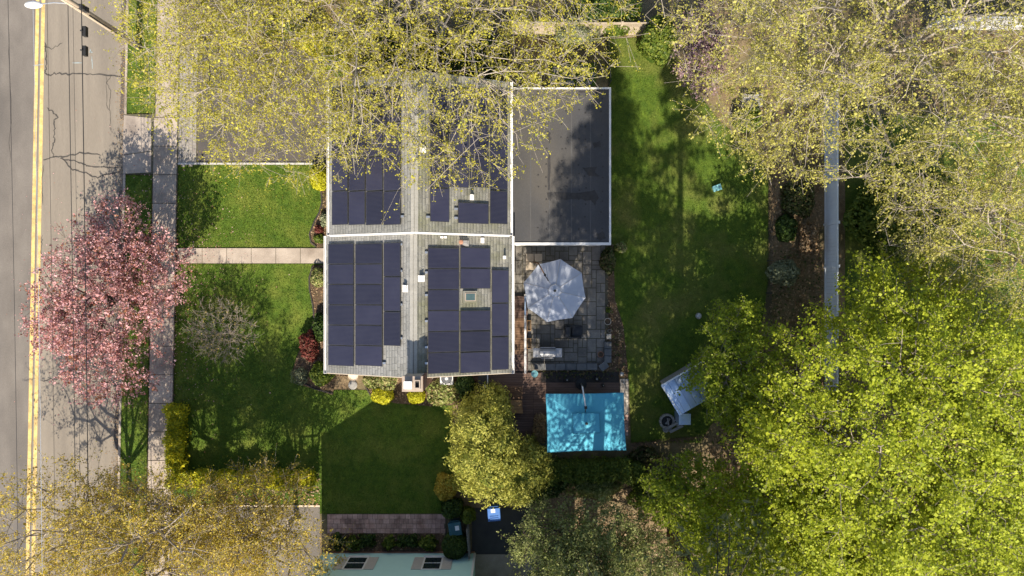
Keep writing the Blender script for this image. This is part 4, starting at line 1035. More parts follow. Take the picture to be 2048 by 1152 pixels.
# shed with shiny metal roof under the small green tree, fire ring and planks
A_, B_, D_ = P(1323, 771, 2.0), P(1408, 721, 2.0), P(1363, 829, 2.0)
ux, uy = B_ - A_, D_ - A_; uy = uy - ux * np.dot(uy, ux) / np.dot(ux, ux); C_ = A_ + ux + uy; ctr = (A_ + C_) / 2
sh = thing('garden_shed', 'small shed with a shiny metal roof tinted with sky reflection half under the green tree', 'shed', (ctr[0], ctr[1], 0))
MB().prism([tuple((ctr + (q - ctr) * .8)[:2]) for q in (A_, B_, C_, D_)], 0, 1.9).build('wall', 'greywood', sh)
n_ = 7
for k in range(n_):
    a = A_ + ux * k / n_; b = A_ + ux * (k + .96) / n_; zz = .10
    lift = lambda q, t: np.array([q[0], q[1], 1.94 + zz * t])
    v = [lift(a, k / n_), lift(b, (k + .96) / n_), lift(b + uy, (k + .96) / n_), lift(a + uy, k / n_)]
    MB().add(v + [q + np.array([0, 0, .03]) for q in v], [(0, 1, 2, 3), (7, 6, 5, 4), (0, 4, 5, 1), (1, 5, 6, 2), (2, 6, 7, 3), (3, 7, 4, 0)]).build('roof_panel', 'galv_sky_tint', sh)
e = np.array([0, 0, 1.93])
for a, b, z0, z1 in ((A_, B_, 0, .10), (A_, D_, 0, 0)): MB().bar((a[0], a[1], 1.98 + z0), (b[0], b[1], 1.98 + z1), .07, .06).build('roof_edge', 'vinyl', sh)
q = P(1333, 842); fp = thing('fire_ring', 'round stone fire ring holding logs on the back lawn edge', 'fire pit', (q[0], q[1], .02))
for k in range(12):
    a = k * math.pi / 6; c = q + np.array([.38 * math.cos(a), .38 * math.sin(a), .1])
    MB().obox(c, (-.09 * math.sin(a), .09 * math.cos(a), 0), (.06 * math.cos(a), .06 * math.sin(a), 0), (0, 0, .1)).build('stone', 'stonepot', fp)
MB().lathe([(.31, 0), (.31, .03)], (q[0], q[1], .02), 16).build('ash_bed', 'black', fp)
for k, a in enumerate((.9, 1.7)): MB().tube([(q[0] + .05 - .2 * math.cos(a), q[1] - .2 * math.sin(a), .12 + k * .06), (q[0] + .05 + .2 * math.cos(a), q[1] + .2 * math.sin(a), .12 + k * .06)], .05, 7).build('log', 'greywood', fp)
q = P(1330, 857); o = tag(MB().lathe([(.15, 0), (.18, .2), (.18, .22), (.14, .22), (.13, .12)], (q[0], q[1], .02), 16).build('metal_bucket', 'stonepot', loc=(q[0], q[1], .02)), 'small round bucket touching the stone fire ring', 'bucket')
bn = thing('plank_bench', 'bench of two pale planks beside the fire ring', 'bench', P(1353, 855, 0))
for d in (0, 11):
    a, b = P(1336 + d * .35, 856 + d * .75, .4), P(1360 + d * .5, 843 + d * .75, .4); MB().bar((a[0], a[1], .4), (b[0], b[1], .4), .14, .05).build('plank', 'greywood', bn)
for t in (.15, .85):
    a, b = P(1337, 858, .4), P(1362, 845, .4); c = a + (b - a) * t; MB().box(c[0] - .08, c[0] + .08, c[1] - .22, c[1] + .1, 0, .374).build('leg', 'greywood', bn)
q = P(1370, 838, 1.2); tag(MB().box(q[0] - .3, q[0] + .3, q[1] - .3, q[1] + .25, 0, 1.1).box(q[0] - .33, q[0] + .33, q[1] - .33, q[1] + .28, 1.1, 1.16).build('utility_box', 'galv_sky_tint', loc=(q[0], q[1], 0)), 'pale grey box at the shed corner by the planks', 'box')
q = P(1434, 376, .2); o = thing('valve_box', 'small tilted teal box lying alone on the back lawn', 'box', (q[0], q[1], .02))
MB().obox((q[0], q[1], .14), (.2, .07, .02), (-.05, .14, .02), (0, 0, .1)).build('body', 'teal_glass', o); MB().obox((q[0], q[1], .255), (.22, .077, .02), (-.055, .155, .02), (0, 0, .015)).build('lid', 'teal_glass', o)
q = P(1398, 632, .3); tag(MB().lathe([(.05, 0), (.14, .06), (.18, .18), (.14, .3), (.04, .35)], (q[0], q[1], .02), 16).build('gazing_ball', 'steel', loc=(q[0], q[1], .02), smooth=True), 'silver glass ball on the back lawn beside the small green tree', 'garden ornament')
q = P(706, 770); tag(MB().lathe([(.24, 0), (.26, .03), (.2, .06)], (q[0], q[1], .02), 14).build('stepping_stone', 'flag', loc=(q[0], q[1], .02)), 'pale round stone set in the lawn below the house corner', 'stone')
q = P(707, 752, .5); o = thing('birdbath', 'pink round terracotta bowl half hidden under the south eave', 'bowl', (q[0], q[1], .02)); MB().lathe([(.1, 0), (.07, .4), (.1, .45)], (q[0], q[1], .02), 12).build('stand', 'terracotta', o); MB().lathe([(.1, .45), (.28, .55), (.28, .57), (.2, .5)], (q[0], q[1], .02), 18).build('basin', 'cream', o)
q = P(1690, 945, 1.0); o = thing('play_hut', 'red-roofed play hut glimpsed through the bright green leaves', 'play hut', (q[0], q[1], 0))
MB().box(q[0] - .6, q[0] + .6, q[1] - .5, q[1] + .5, 0, 1.1).build('wall', 'cream', o)
MB().add([(q[0] - .7, q[1] - .6, 1.1), (q[0] + .7, q[1] - .6, 1.1), (q[0] + .7, q[1] + .6, 1.1), (q[0] - .7, q[1] + .6, 1.1), (q[0] - .7, q[1], 1.6), (q[0] + .7, q[1], 1.6)], [(3, 2, 1, 0), (0, 1, 5, 4), (2, 3, 4, 5), (1, 2, 5), (3, 0, 4)]).build('roof', 'red_plastic', o)

# ------------------------------------------------------------------ fences
def vfence(name, label, a, b, h, mt, plank=.15, post=2.4, lattice=False):
    a, b = np.array([*a, 0.]), np.array([*b, 0.]); L = np.linalg.norm(b - a); d = (b - a) / L; nn = np.array([-d[1], d[0], 0]); cc = (a + b) / 2
    t = thing(name, label, 'fence', cc)
    npst = int(L / post) + 1
    for k in range(npst + 1):
        c = a + d * min(k * post, L); MB().obox(c + np.array([0, 0, h / 2 + .05]), d * .065, nn * .065, (0, 0, h / 2 + .05)).build('post', mt, t)
        MB().obox(c + np.array([0, 0, h + .12]), d * .08, nn * .08, (0, 0, .02)).build('post_cap', mt, t)
    for k in range(npst):
        u0, u1 = k * post + .067, min((k + 1) * post, L) - .067
        if u1 - u0 < .1: continue
        nb2 = max(1, round((u1 - u0) / plank)); wd = (u1 - u0) / nb2
        for j in range(nb2):
            c = a + d * (u0 + (j + .5) * wd); MB().obox(c + np.array([0, 0, h / 2]), d * (wd / 2 - .003), nn * .014, (0, 0, h / 2 - .06)).build('board', mt, t)
    for z in (.12, h): MB().obox(cc + np.array([0, 0, z]), d * (L / 2), nn * .04, (0, 0, .05)).build('rail', mt, t)
    return t
vfence('vinyl_fence', 'white vinyl fence running beside the leaf-strewn bed on the right', (17.85, 10.8), (17.85, -8.6), 1.55, 'vinyl', .2)
vfence('vinyl_fence', 'white vinyl fence crossing the top right corner', (23.5, 14.75), (34, 14.75), 1.75, 'white', .2)
# lattice fence behind the house
lf = thing('lattice_fence', 'cream lattice topped garden fence behind the flat roof', 'fence', (3.5, 14.45, 0))
lx0, lx1, ly = .1, 8.0, 14.45
for k in range(5):
    x = lx0 + k * (lx1 - lx0) / 4; MB().box(x - .06, x + .06, ly - .06, ly + .06, 0, 1.85).build('post', 'fence_tan', lf)
x = lx0 + .08
while x < lx1 - .1:
    MB().box(x, x + .14, ly - .015, ly + .015, .05, 1.2).build('board', 'fence_tan', lf); x += .15
for z in (.1, 1.22, 1.78): MB().box(lx0, lx1, ly - .03, ly + .03, z - .03, z + .03).build('rail', 'fence_tan', lf)
lt = MB(); k = lx0
while k < lx1 - .6:
    lt.bar((k, ly - .012, 1.25), (k + .5, ly - .012, 1.75), .012, .03).bar((k + .5, ly + .012, 1.25), (k, ly + .012, 1.75), .012, .03); k += .09
lt.build('lattice', 'fence_tan', lf)['kind'] = 'stuff'
# black wire fence beside the flat roof and along the bed
def wirefence(label, a, b, h):
    a, b = np.array([*a, 0.]), np.array([*b, 0.]); L = np.linalg.norm(b - a); t = thing('wire_fence', label, 'fence', (a + b) / 2)
    n = max(2, int(L / 1.6))
    for k in range(n + 1):
        c = a + (b - a) * k / n; MB().tube([c, c + np.array([0, 0, h])], .025, 6).build('post', 'darkmetal', t)
    for z in np.linspace(.15, h - .02, 6): MB().tube([a + np.array([0, 0, z]), b + np.array([0, 0, z])], .008, 4).build('wire', 'wire', t)
wirefence('black wire fence at the corner behind the flat roof', P(1212, 72)[:2], P(1217, 172)[:2], 1.1)
wirefence('black wire fence between back lawn and leaf litter bed', P(1538, 330)[:2], P(1530, 650)[:2], .9)
pk = thing('stick_fence', 'low brown stick fence along the south edge of the back lawn', 'fence', P(1330, 884, 0))
for k in range(48):
    q = P(1262 + k * 3.1, 886 - k * .35 + r2.uniform(-1.5, 1.5)); MB().tube([q, q + np.array([r2.uniform(-.05, .05), r2.uniform(-.05, .05), r2.uniform(.7, 1.1)])], .025, 5).build('stick', 'brownfence', pk)
a, b = P(1261, 886), P(1411, 869); MB().bar((a[0], a[1], .5), (b[0], b[1], .5), .04, .05).build('rail', 'brownfence', pk)
# wooden bench at the edge of the pale tree
q = P(1505, 201, .45); o = thing('slatted_bench', 'grey slatted bench at the lawn edge under the pale budding tree', 'bench', (q[0], q[1], 0))
for k in range(6): MB().box(q[0] - .6, q[0] + .6, q[1] - .33 + k * .115, q[1] - .23 + k * .115, .41, .45).build('slat', 'greywood', o)
for a in (-.5, .5):
    for b in (-.27, .27): MB().box(q[0] + a - .04, q[0] + a + .04, q[1] + b - .04, q[1] + b + .04, 0, .41).build('leg', 'greywood', o)

# ------------------------------------------------------------------ utility pole, lamp and wires
pb_ = P(280, 95); PXW, PYW = pb_[0], pb_[1]
up_ = thing('utility_pole', 'tall wooden utility pole with a white street lamp beside the road', 'utility pole', (PXW, PYW, 0))
MB().tube([(PXW, PYW, -.2), (PXW, PYW, 5), (PXW, PYW, 11)], [.19, .165, .13], 12).build('shaft', 'pole', up_, smooth=True)
MB().box(PXW - 1.1, PXW + 1.1, PYW + .14, PYW + .24, 9.95, 10.1).build('crossarm', 'pole', up_)
for a in (-1, -.5, .5, 1): MB().lathe([(.03, 0), (.06, .04), (.06, .12), (.03, .16)], (PXW + a, PYW + .19, 10.1), 8).build('insulator', 'stonepot', up_)
lp = np.array([-22.95, PYW - .15, 6.25])
MB().tube([(PXW, PYW, 6.0), (PXW - .7, PYW - .08, 6.3), (lp[0] + .25, lp[1], 6.3)], .03, 8).build('lamp_arm', 'alu', up_)
MB().lathe([(.05, -.1), (.22, -.07), (.28, 0), (.2, .07), (.06, .1)], (0, 0, 0), 14)
m = MB()
n = 14
for i, (rx, ry, zz) in enumerate(((.2, .1, -.1), (.42, .17, -.06), (.46, .19, 0), (.38, .15, .07), (.15, .06, .1))):
    m.v.append(np.array([(lp[0] + rx * math.cos(2 * math.pi * k / n), lp[1] + ry * math.sin(2 * math.pi * k / n), lp[2] + zz) for k in range(n)]))
    if i: m.f += [((i - 1) * n + k, (i - 1) * n + (k + 1) % n, i * n + (k + 1) % n, i * n + k) for k in range(n)]
    m.n += n
m.f.append(tuple(range(n))[::-1]); m.f.append(tuple(range(4 * n, 5 * n))); m.build('lamp_head', 'white', up_, smooth=True)
for z, a in ((5.2, .2), (5.5, -.2)): MB().box(PXW + .1, PXW + .32, PYW - .12, PYW + .12, z, z + .22).build('bracket', 'darkmetal', up_)
MB().tube([(PXW + .13, PYW - .14, .1), (PXW + .12, PYW - .12, 4.9)], .035, 6).build('cable_guard', 'darkmetal', up_)
def wire(label, x, z, r_, mt='wire', y0=-42., y1=42., sagm=.5, boxes=()):
    yy = np.linspace(y0, y1, 41); pts = [(x + (y_ - PYW) * -SL * -1 * .55, y_, z - sagm * (1 - ((y_ - PYW + 28) / 28) ** 2 if y_ < PYW else 0) * (1 if y_ < PYW else 0)) for y_ in yy]
    o = MB().tube(pts, r_, 5).build('overhead_wire', mt, loc=(x, PYW, z)); tag(o, label, 'wire', 'overhead wires along the road'); return pts
wire('thin overhead power wire over the far dark lane, leftmost in the photo', PXW - .05, 10.2, .009, sagm=.3)
wire('thin white overhead wire just left of the yellow lines', PXW, 8.75, .011, 'wire_white', sagm=.25)
wire('thin overhead wire just right of the yellow lines', PXW + .02, 7.85, .008, sagm=.2)
wire('left wire of the dark cable bundle over the tan lane', PXW - .12, 6.15, .016, sagm=.2)
wire('thin middle wire of the dark cable bundle over the tan lane', PXW + .02, 6.0, .008, sagm=.2)
pts = wire('thick right cable of the bundle, carrying two black boxes', PXW + .28, 5.75, .022, sagm=.15)
for py, lb in ((62, 'upper black splice box hanging on the thick cable'), (101, 'lower black splice box hanging on the thick cable')):
    q = P(160, py, 5.7); o = thing('splice_box', lb, 'cable box', (PXW + .36, q[1], 5.5), 'black splice boxes on the cable')
    MB().box(PXW + .3, PXW + .46, q[1] - .24, q[1] + .24, 5.5, 5.72).build('body', 'black', o); MB().box(PXW + .24, PXW + .34, q[1] - .03, q[1] + .03, 5.72, 5.8).build('hook', 'darkmetal', o)

# ------------------------------------------------------------------ trees
BUD = [(13, .1), (130, .032), (900, .015), (6200, .012)]
make_tree('maple_tree', 'big yellow-budding maple whose grey trunk rises behind the house', 'tree', (-4.4, 14.6), 17, [(-4.4, 13.6, 10.2), (-2.5, 10.8, 8.6), (-8.5, 11, 9), (3.0, 14.5, 9.5)], [(10, 10, 5.4), (5, 6.6, 4), (5, 5, 4), (4.5, 5, 4)], BUD, .42, 'blossom_yellow', 'bark_grey', .033, 8, .078, fork=.36, sig=.58, frac=.74, group='yellow budding trees')
make_tree('maple_tree', 'yellow-budding maple hanging over the driveway and pavement', 'tree', (-13.5, 14.6), 15, [(-11.6, 13.4, 9.2), (-10.6, 9.6, 7.4), (-17.4, 12.8, 4.4)], [(6.2, 7.4, 5.0), (4.8, 5.0, 3.4), (2.4, 3.8, 2.0)], [(10, .09), (100, .03), (700, .015), (4800, .012)], .34, 'blossom_yellow', 'bark_grey', .033, 8, .078, fork=.33, sig=.55, frac=.8, group='yellow budding trees')
make_tree('maple_tree', 'wide pale budding tree over the top right of the back garden', 'tree', (16.6, 10.8), 16, [(17.8, 11.6, 10.0), (11.8, 11.4, 8.8), (13.2, 8.4, 8.2), (21, 6.4, 8.6)], [(9.4, 8.4, 5.2), (5, 5.6, 4), (3.8, 3.6, 3.2), (5.0, 5.2, 3.6)], [(13, .11), (130, .036), (950, .016), (8200, .011)], .38, 'blossom_pale', 'bark_grey', .036, 7, .088, frac=.74, fork=.3, sig=.5, group='pale budding trees')
make_tree('maple_tree', 'pale budding tree at the right edge beside the bright green maple', 'tree', (24.4, 4.0), 13, [(24.0, 4.4, 8.4), (20.5, 2.6, 7.4)], [(6.4, 6.2, 4.2), (3.6, 3.0, 3)], [(9, .1), (70, .04), (460, .018), (3600, .01)], .3, 'blossom_pale', 'bark_grey', .036, 7, .088, frac=.74, fork=.3, sig=.48, group='pale budding trees')
GRN = [(11, .11), (100, .036), (700, .016), (5600, .009)]
make_tree('green_maple', 'largest bright green maple filling the right side over the white fence', 'tree', (17.0, -6.6), 13, [(17.4, -6.8, 8.2), (18.0, -2.0, 6.8), (14.0, -8.4, 6.0), (22, -5, 7.4)], [(6.4, 7.2, 4.6), (3.5, 3.6, 3.2), (3.4, 3.8, 2.6), (4.6, 5, 3.6)], GRN, .3, 'green_bright', 'bark', .05, 8, .14, up=.62, fork=.28, sig=.4, group='bright green maples', asp=.85)
make_tree('green_maple', 'bright green maple in the bottom right corner', 'tree', (20.5, -13.0), 12, [(20.8, -12.6, 7.4), (17, -13, 6.2), (24.5, -10, 6.5)], [(6.5, 6.2, 4.4), (4.2, 4.4, 3), (4.5, 4.5, 3)], GRN, .28, 'green_bright', 'bark', .05, 8, .14, up=.62, fork=.28, sig=.4, group='bright green maples', asp=.85)
make_tree('green_maple', 'bright green maple at the bottom edge right of the tall pine', 'tree', (12.6, -13.2), 9, [(12.8, -13.2, 6.0), (11.2, -11.6, 5.0), (14.5, -11, 6)], [(4.2, 4.4, 3.2), (2.8, 2.6, 2.2), (3, 3, 2.6)], [(9, .1), (70, .03), (440, .015), (3600, .009)], .2, 'green_bright', 'bark', .049, 8, .13, up=.6, fork=.3, sig=.38, group='bright green maples', asp=.85)
make_tree('green_tree', 'small sparse green tree beside the shiny roofed shed', 'tree', (11.7, -4.2), 5.5, [(11.9, -4.0, 3.6), (10.9, -5.2, 3.2), (12.8, -6, 3.2)], [(2.6, 3.3, 1.7), (1.7, 1.9, 1.3), (2, 2, 1.4)], [(7, .06), (44, .025), (230, .012), (1300, .008)], .12, 'green_mid', 'bark', .045, 8, .10, up=.6, fork=.28, sig=.3, asp=.85)
make_tree('understory_tree', 'thin green sapling on the bed south of the stick fence', 'tree', (9.3, -10.9), 5, (9.4, -10.9, 3.1), (2.6, 2.0, 1.6), [(6, .06), (30, .022), (130, .012), (700, .008)], .1, 'green_mid', 'bark', .045, 8, .1, up=.6, fork=.3, sig=.3, asp=.85)
WIL = [(10, .13), (90, .05), (560, .018), (4600, .01)]
make_tree('budding_tree', 'tawny budding tree in the bottom left beside the yellow hedge', 'tree', (-16.6, -12.2), 13.5, [(-17.0, -12.9, 6.6), (-18.6, -11.4, 4.8), (-14.8, -12.2, 4.8)], [(4.8, 4.2, 4.0), (2.6, 2.2, 2.2), (3, 2.6, 2.4)], WIL, .24, 'willow', 'bark', .034, 7, .085, frac=.75, fork=.2, sig=.38, group='tawny budding trees', lift=.2)
make_tree('budding_tree', 'sparse tawny tree spreading over the road at the bottom left', 'tree', (-21.9, -12.4), 9.5, [(-22.3, -12.2, 5.8), (-20.5, -11.4, 5)], [(5.0, 4.0, 3.0), (3, 3, 2.4)], [(8, .09), (60, .035), (360, .016), (2300, .009)], .2, 'willow', 'bark', .036, 5, .07, frac=.8, fork=.22, sig=.4, group='tawny budding trees', lift=.2)
make_tree('budding_tree', 'sparse tawny tree reaching towards the mint house', 'tree', (-12.2, -13.2), 8.5, [(-11.6, -13.6, 5.0), (-13.8, -12.2, 4.6), (-13.2, -10.4, 3.8)], [(3.0, 3.0, 2.8), (2.8, 2.6, 2.4), (2.6, 1.6, 1.8)], [(8, .08), (60, .028), (340, .014), (2700, .009)], .16, 'willow', 'bark', .036, 5, .075, frac=.75, fork=.22, sig=.36, group='tawny budding trees', lift=.2)
make_tree('cherry_tree', 'pink blossoming cherry tree between road and pavement', 'tree', (-21.4, -.6), 6.6, [(-21.1, -.2, 4.0), (-20.4, 2.6, 3.4), (-23.1, -1.8, 3.5), (-20.9, -3.9, 3.4), (-19.0, .6, 3.4)], [(3.4, 3.6, 2.3), (2.3, 2.1, 1.6), (2.2, 1.9, 1.5), (2.8, 2.1, 1.6), (2.1, 2.2, 1.5)], [(10, .1), (80, .036), (460, .015), (3300, .008)], .2, 'cherry', 'bark_dark', .04, 6, .08, frac=.78, up=.35, fork=.26, sig=.34, asp=.9)
make_tree('bare_shrub', 'leafless twiggy shrub on the front lawn', 'shrub', (-16.0, -2.4), 2.7, (-16.0, -2.3, 1.5), (1.95, 1.7, 1.0), [(9, .03), (60, .016), (260, .008), (1500, .0065)], .06, 'willow', 'bark', .022, 1, .03, fork=.15, sig=.22, frac=.25)
make_tree('flowering_tree', 'mauve-pink flowering tree at the top edge of the back lawn', 'tree', (10.0, 12.6), 4.5, (10.0, 12.5, 2.9), (1.2, 2.2, 1.4), [(7, .06), (36, .022), (160, .012), (800, .007)], .09, 'plum', 'bark_dark', .05, 5, .09, fork=.28, sig=.28)

def pine(name, label, base, h, rbase, z0, n, leaf, dens, sz, pw=.8, group=None, asp=.32):
    t = thing(name, label, 'tree', (base[0], base[1], 0), group)
    MB().tube([(base[0], base[1], -.2), (base[0] + .1, base[1], h * .5), (base[0], base[1], h)], [.32 * h / 20, .2 * h / 20, .02], 9).build('trunk', 'bark_dark', t, smooth=True)
    u = rng.random(n); z = z0 + (h - z0) * u; a = rng.uniform(0, 6.28, n); rr = (rbase * (1 - u) ** pw + .25) * rng.uniform(.65, 1.1, n)
    d = np.column_stack([np.cos(a), np.sin(a), np.zeros(n)]); p0 = np.column_stack([np.full(n, base[0]), np.full(n, base[1]), z])
    k = 5; q = np.linspace(0, 1, k)[None, :, None]
    pts = p0[:, None] + d[:, None] * rr[:, None, None] * q + np.array([0, 0, 1.]) * (q * .12 - q ** 2 * .32) * rr[:, None, None]
    v, f = tubes(pts, np.linspace(.05, .012, k)[None] * np.ones((n, 1)), 4); quadmesh('branches', v, f, 'bark_dark', t, kind='stuff')
    m = int(n * dens); i = rng.integers(0, n, m); s = rng.uniform(.15, 1, m) ** .7
    c = p0[i] + d[i] * (rr[i] * s)[:, None] + np.array([0, 0, 1.]) * ((s * .12 - s ** 2 * .32) * rr[i])[:, None]
    side = np.column_stack([-np.sin(a[i]), np.cos(a[i]), np.zeros(m)]); c = c + side * (rng.normal(0, .2, m) * (rr[i] * .45 + .15))[:, None] + rng.normal(size=(m, 3)) * .06
    ccol = rng.random(n)[i] * .6 + rng.random(m) * .4
    v, f, rn = leaves(c, sz, .45, asp, rnd=ccol); quadmesh('crown', v, f, leaf, t, rnd=rn)
pine('pine_tree', 'very tall pine whose dark trunk stands at the bottom edge over tan litter', (9.2, -14.2), 25, 4.2, 8, 95, 'pine', 110, .14)
pine('pine_tree', 'tall pine just past the bottom edge right of the mint house, shading the patio', (4.4, -17.6), 27, 6.4, 11.5, 380, 'pine', 160, .085, pw=.72, asp=.45)
make_tree('bushy_tree', 'grey-green bushy tree below the teal umbrella', 'tree', (4.2, -13.6), 6.2, [(2.0, -13.4, 3.2), (4.8, -12.9, 3.4), (3.6, -15.4, 4.4), (7.2, -14.6, 3.4)], [(2.0, 2.2, 2.0), (2.6, 1.9, 2.0), (3.0, 2.6, 2.4), (2.2, 2.0, 1.9)], [(12, .07), (90, .028), (460, .013), (3600, .008)], .14, 'olive', 'bark_dark', .042, 7, .10, up=.5, fork=.2, sig=.3)
# golden evergreen in the middle
ge = thing('golden_evergreen', 'large golden-tipped evergreen between the side lawn and the deck', 'tree', (-1.2, -8.6, 0))
MB().tube([(-1.2, -8.6, -.1), (-1.2, -8.6, 2.5), (-1.1, -8.7, 4.4)], [.16, .12, .04], 8).build('trunk', 'bark_dark', ge)
vs, fs, rs, n0 = [], [], [], 0
LOB = [((-1.95, -7.5, 2.9), (1.35, 1.5, 2.3)), ((-1.9, -8.9, 2.6), (1.4, 1.5, 2.2)), ((-.9, -9.6, 2.6), (1.6, 1.5, 2.0)), ((.4, -10.2, 2.0), (1.5, 1.3, 1.7)), ((-1.3, -6.4, 2.0), (1.2, 1.0, 1.6)), ((-.9, -8.2, 3.0), (1.3, 1.4, 1.6)), ((-2.1, -10.2, 1.6), (1.0, 1.0, 1.4)), ((.9, -9.4, 1.4), (1.2, 1.0, 1.3))]
for li, (c, r) in enumerate(LOB):
    sub, dd = lumpy(150, c, r, .22, -.5, .8, li)
    for q, d in zip(sub, dd):
        k = 34; pp = q + rng.normal(size=(k, 3)) * np.array([.15, .15, .12]); v, f, rn = leaves(pp, .07, .6, .4, dirs=np.repeat(d[None], k, 0))
        vs.append(v); fs.append(f + n0); n0 += len(v); rs.append(np.clip(rn * .5 + rng.random() * .5, 0, 1))
    cv, cf = core(None, c, (r[0] * .72, r[1] * .72, r[2] * .6)); vs.append(cv); fs.append(cf + n0); n0 += len(cv); rs.append(np.ones(len(cf)))
quadmesh('crown', np.concatenate(vs), np.concatenate(fs), 'golden', ge, rnd=np.concatenate(rs))

# petals fallen below the cherry, twigs and debris in the gutter
pp = np.column_stack([rng.normal(-20.9, 2.6, 5200), rng.normal(-.6, 3.4, 5200)])
gz = np.where(pp[:, 0] < PX(250), .02, .125)
v, f, rn = leaves(np.column_stack([pp, gz]), .022, .93, .8); tag(quadmesh('fallen_petals', v, f, 'cherry', rnd=rn, kind='stuff', loc=(-21, -.6, .02)), 'pink petals fallen on road and pavement below the cherry', 'petals')
bp = scatter(poly_px([(360, 60), (655, 60), (655, 420), (360, 420)]), 26)
v, f, rn = leaves(np.column_stack([bp, np.full(len(bp), .07)]), .02, .9, .7); tag(quadmesh('fallen_blossom', v, f, 'blossom_yellow', rnd=rn, kind='stuff', loc=(-15, 10, .07)), 'yellow maple blossom fallen on the driveway and lawn', 'blossom')
yy = rng.uniform(-16, 16, 2600); xx = np.array([PX(sk(244, 576 - 35 * q)) for q in yy]) - np.abs(rng.normal(0, .22, 2600))
v, f, rn = leaves(np.column_stack([xx, yy, np.full(2600, .018)]), .03, .93, .5); tag(quadmesh('gutter_debris', v, f, 'dryleaf', rnd=rn, kind='stuff', loc=(-22.3, 0, .018)), 'dry leaves and grit gathered along the kerb', 'debris')

# ------------------------------------------------------------------ shrubs and hedges
def hedge(label, a, b, w, h, leaf, n, px=True):
    a, b = P(*a)[:2], P(*b)[:2]; a, b = np.array(a), np.array(b); L = np.linalg.norm(b - a); d = (b - a) / L; nn = np.array([-d[1], d[0]])
    c = (a + b) / 2; t = thing('hedge', label, 'hedge', (c[0], c[1], 0))
    u, s = rng.random(n) * L, rng.uniform(-1, 1, n); zz = rng.random(n) ** .45
    top = h * (1 + .12 * np.sin(u * 3.1 + 1) + .1 * np.sin(u * 7.3)); wd = w * (1 + .15 * np.sin(u * 4.3))
    xy = a + d * u[:, None] + nn * (s * wd / 2 * np.sqrt(np.clip(1.1 - zz ** 3 * .6, 0, 1)))[:, None] + rng.normal(size=(n, 2)) * .06
    v, f, rn = leaves(np.column_stack([xy, np.maximum(.03, zz * top)]), .055, .5)
    m_ = MB().obox((c[0], c[1], h * .34), np.array([*d * (L / 2 - .1), 0]), np.array([*nn * w * .33, 0]), (0, 0, h * .33)); cv = np.concatenate(m_.v); cf = np.array(m_.f)
    quadmesh('foliage', np.concatenate([v, cv]), np.concatenate([f, cf + len(v)]), leaf, t, rnd=np.concatenate([rn, np.full(len(cf), .66)]))
hedge('yellow forsythia hedge along the pavement', (364, 805), (362, 930), 1.0, 1.1, 'forsythia', 7000)
hedge('yellow forsythia hedge across the end of the front lawn', (352, 951), (636, 953), .95, 1.1, 'forsythia', 15000)
hedge('dark evergreen hedge below the slate terrace and umbrella', (1030, 935), (1250, 930), 1.3, 1.6, 'midshrub', 9000)
shrub('ball_shrub', 'left golden clipped ball shrub below the chimney, the larger one', 'shrub', 765, 791, .62, .52, .95, 'goldball', 3800, .05, 'golden ball shrubs', .07, shell=.85, solid=.84)
shrub('ball_shrub', 'right golden clipped ball shrub below the chimney, the smaller one', 'shrub', 832, 793, .5, .42, .9, 'goldball', 3000, .05, 'golden ball shrubs', .07, shell=.85, solid=.84)
shrub('ball_shrub', 'golden rounded shrub by the driveway at the house front', 'shrub', 638, 354, .52, .72, 1.1, 'goldball', 3600, .05, 'golden ball shrubs', .05, shell=.9, solid=.86)
shrub('ball_shrub', 'dark green clipped ball shrub against the mint wall', 'shrub', 909, 1093, .72, .72, 1.7, 'darkgreen', 5000, .05, None, .04, shell=.93, solid=.88)
shrub('spotted_shrub', 'variegated leafy shrub between chimney and air conditioner', 'shrub', 885, 785, 1.05, .72, .9, 'variegated', 3000, .075, 'leafy shrubs along the south wall', .15)
shrub('spotted_shrub', 'variegated leafy shrub under the eave left of the chimney', 'shrub', 768, 765, .7, .5, .85, 'variegated', 1700, .075, 'leafy shrubs along the south wall', .15)
shrub('spotted_shrub', 'low variegated plant at the west tip of the south bed', 'shrub', 738, 762, .35, .35, .5, 'variegated', 700, .06, 'leafy shrubs along the south wall', .15)
shrub('evergreen_shrub', 'dark upright shrub between air conditioner and black cabinet', 'shrub', 930, 768, .5, .8, 1.5, 'darkgreen', 2600, .06)
shrub('ornamental_grass', 'tawny dry ornamental grass north of the golden evergreen', 'grass clump', 962, 789, .75, .38, .9, 'tangrass', 1500, .1, 'dry ornamental grasses', .15, .3, solid=.6, asp=.16)
shrub('ornamental_grass', 'tawny dry ornamental grass beside the teal umbrella', 'grass clump', 1080, 859, .36, .8, 1.0, 'tangrass', 1500, .1, 'dry ornamental grasses', .15, .3, solid=.6, asp=.16)
shrub('orange_shrub', 'yellow-orange shrub at the side lawn edge under the golden evergreen', 'shrub', 890, 977, .6, .75, 1.3, 'willow', 2400, .06)
shrub('evergreen_shrub', 'dark green shrub just above the dark teal bin', 'shrub', 903, 1018, .62, .55, 1.3, 'darkgreen', 2200, .06)
shrub('evergreen_shrub', 'dark shrub beside the blue wheeled bin', 'shrub', 935, 1032, .4, .42, 1.1, 'midshrub', 1300, .06)
shrub('red_maple_shrub', 'dark red laceleaf shrub in the front bed', 'shrub', 618, 690, .5, .85, 1.0, 'redmaple', 1500, .06, None, .2, solid=0)
shrub('juniper_shrub', 'blue-green juniper at the tip of the front bed', 'shrub', 600, 752, .45, .5, .5, 'greygreen', 900, .07, None, .25, solid=.5, asp=.25)
shrub('leafy_shrub', 'yellow-green leafy shrub at the house corner in the front bed', 'shrub', 641, 748, .66, .62, .9, 'midshrub', 2200, .07)
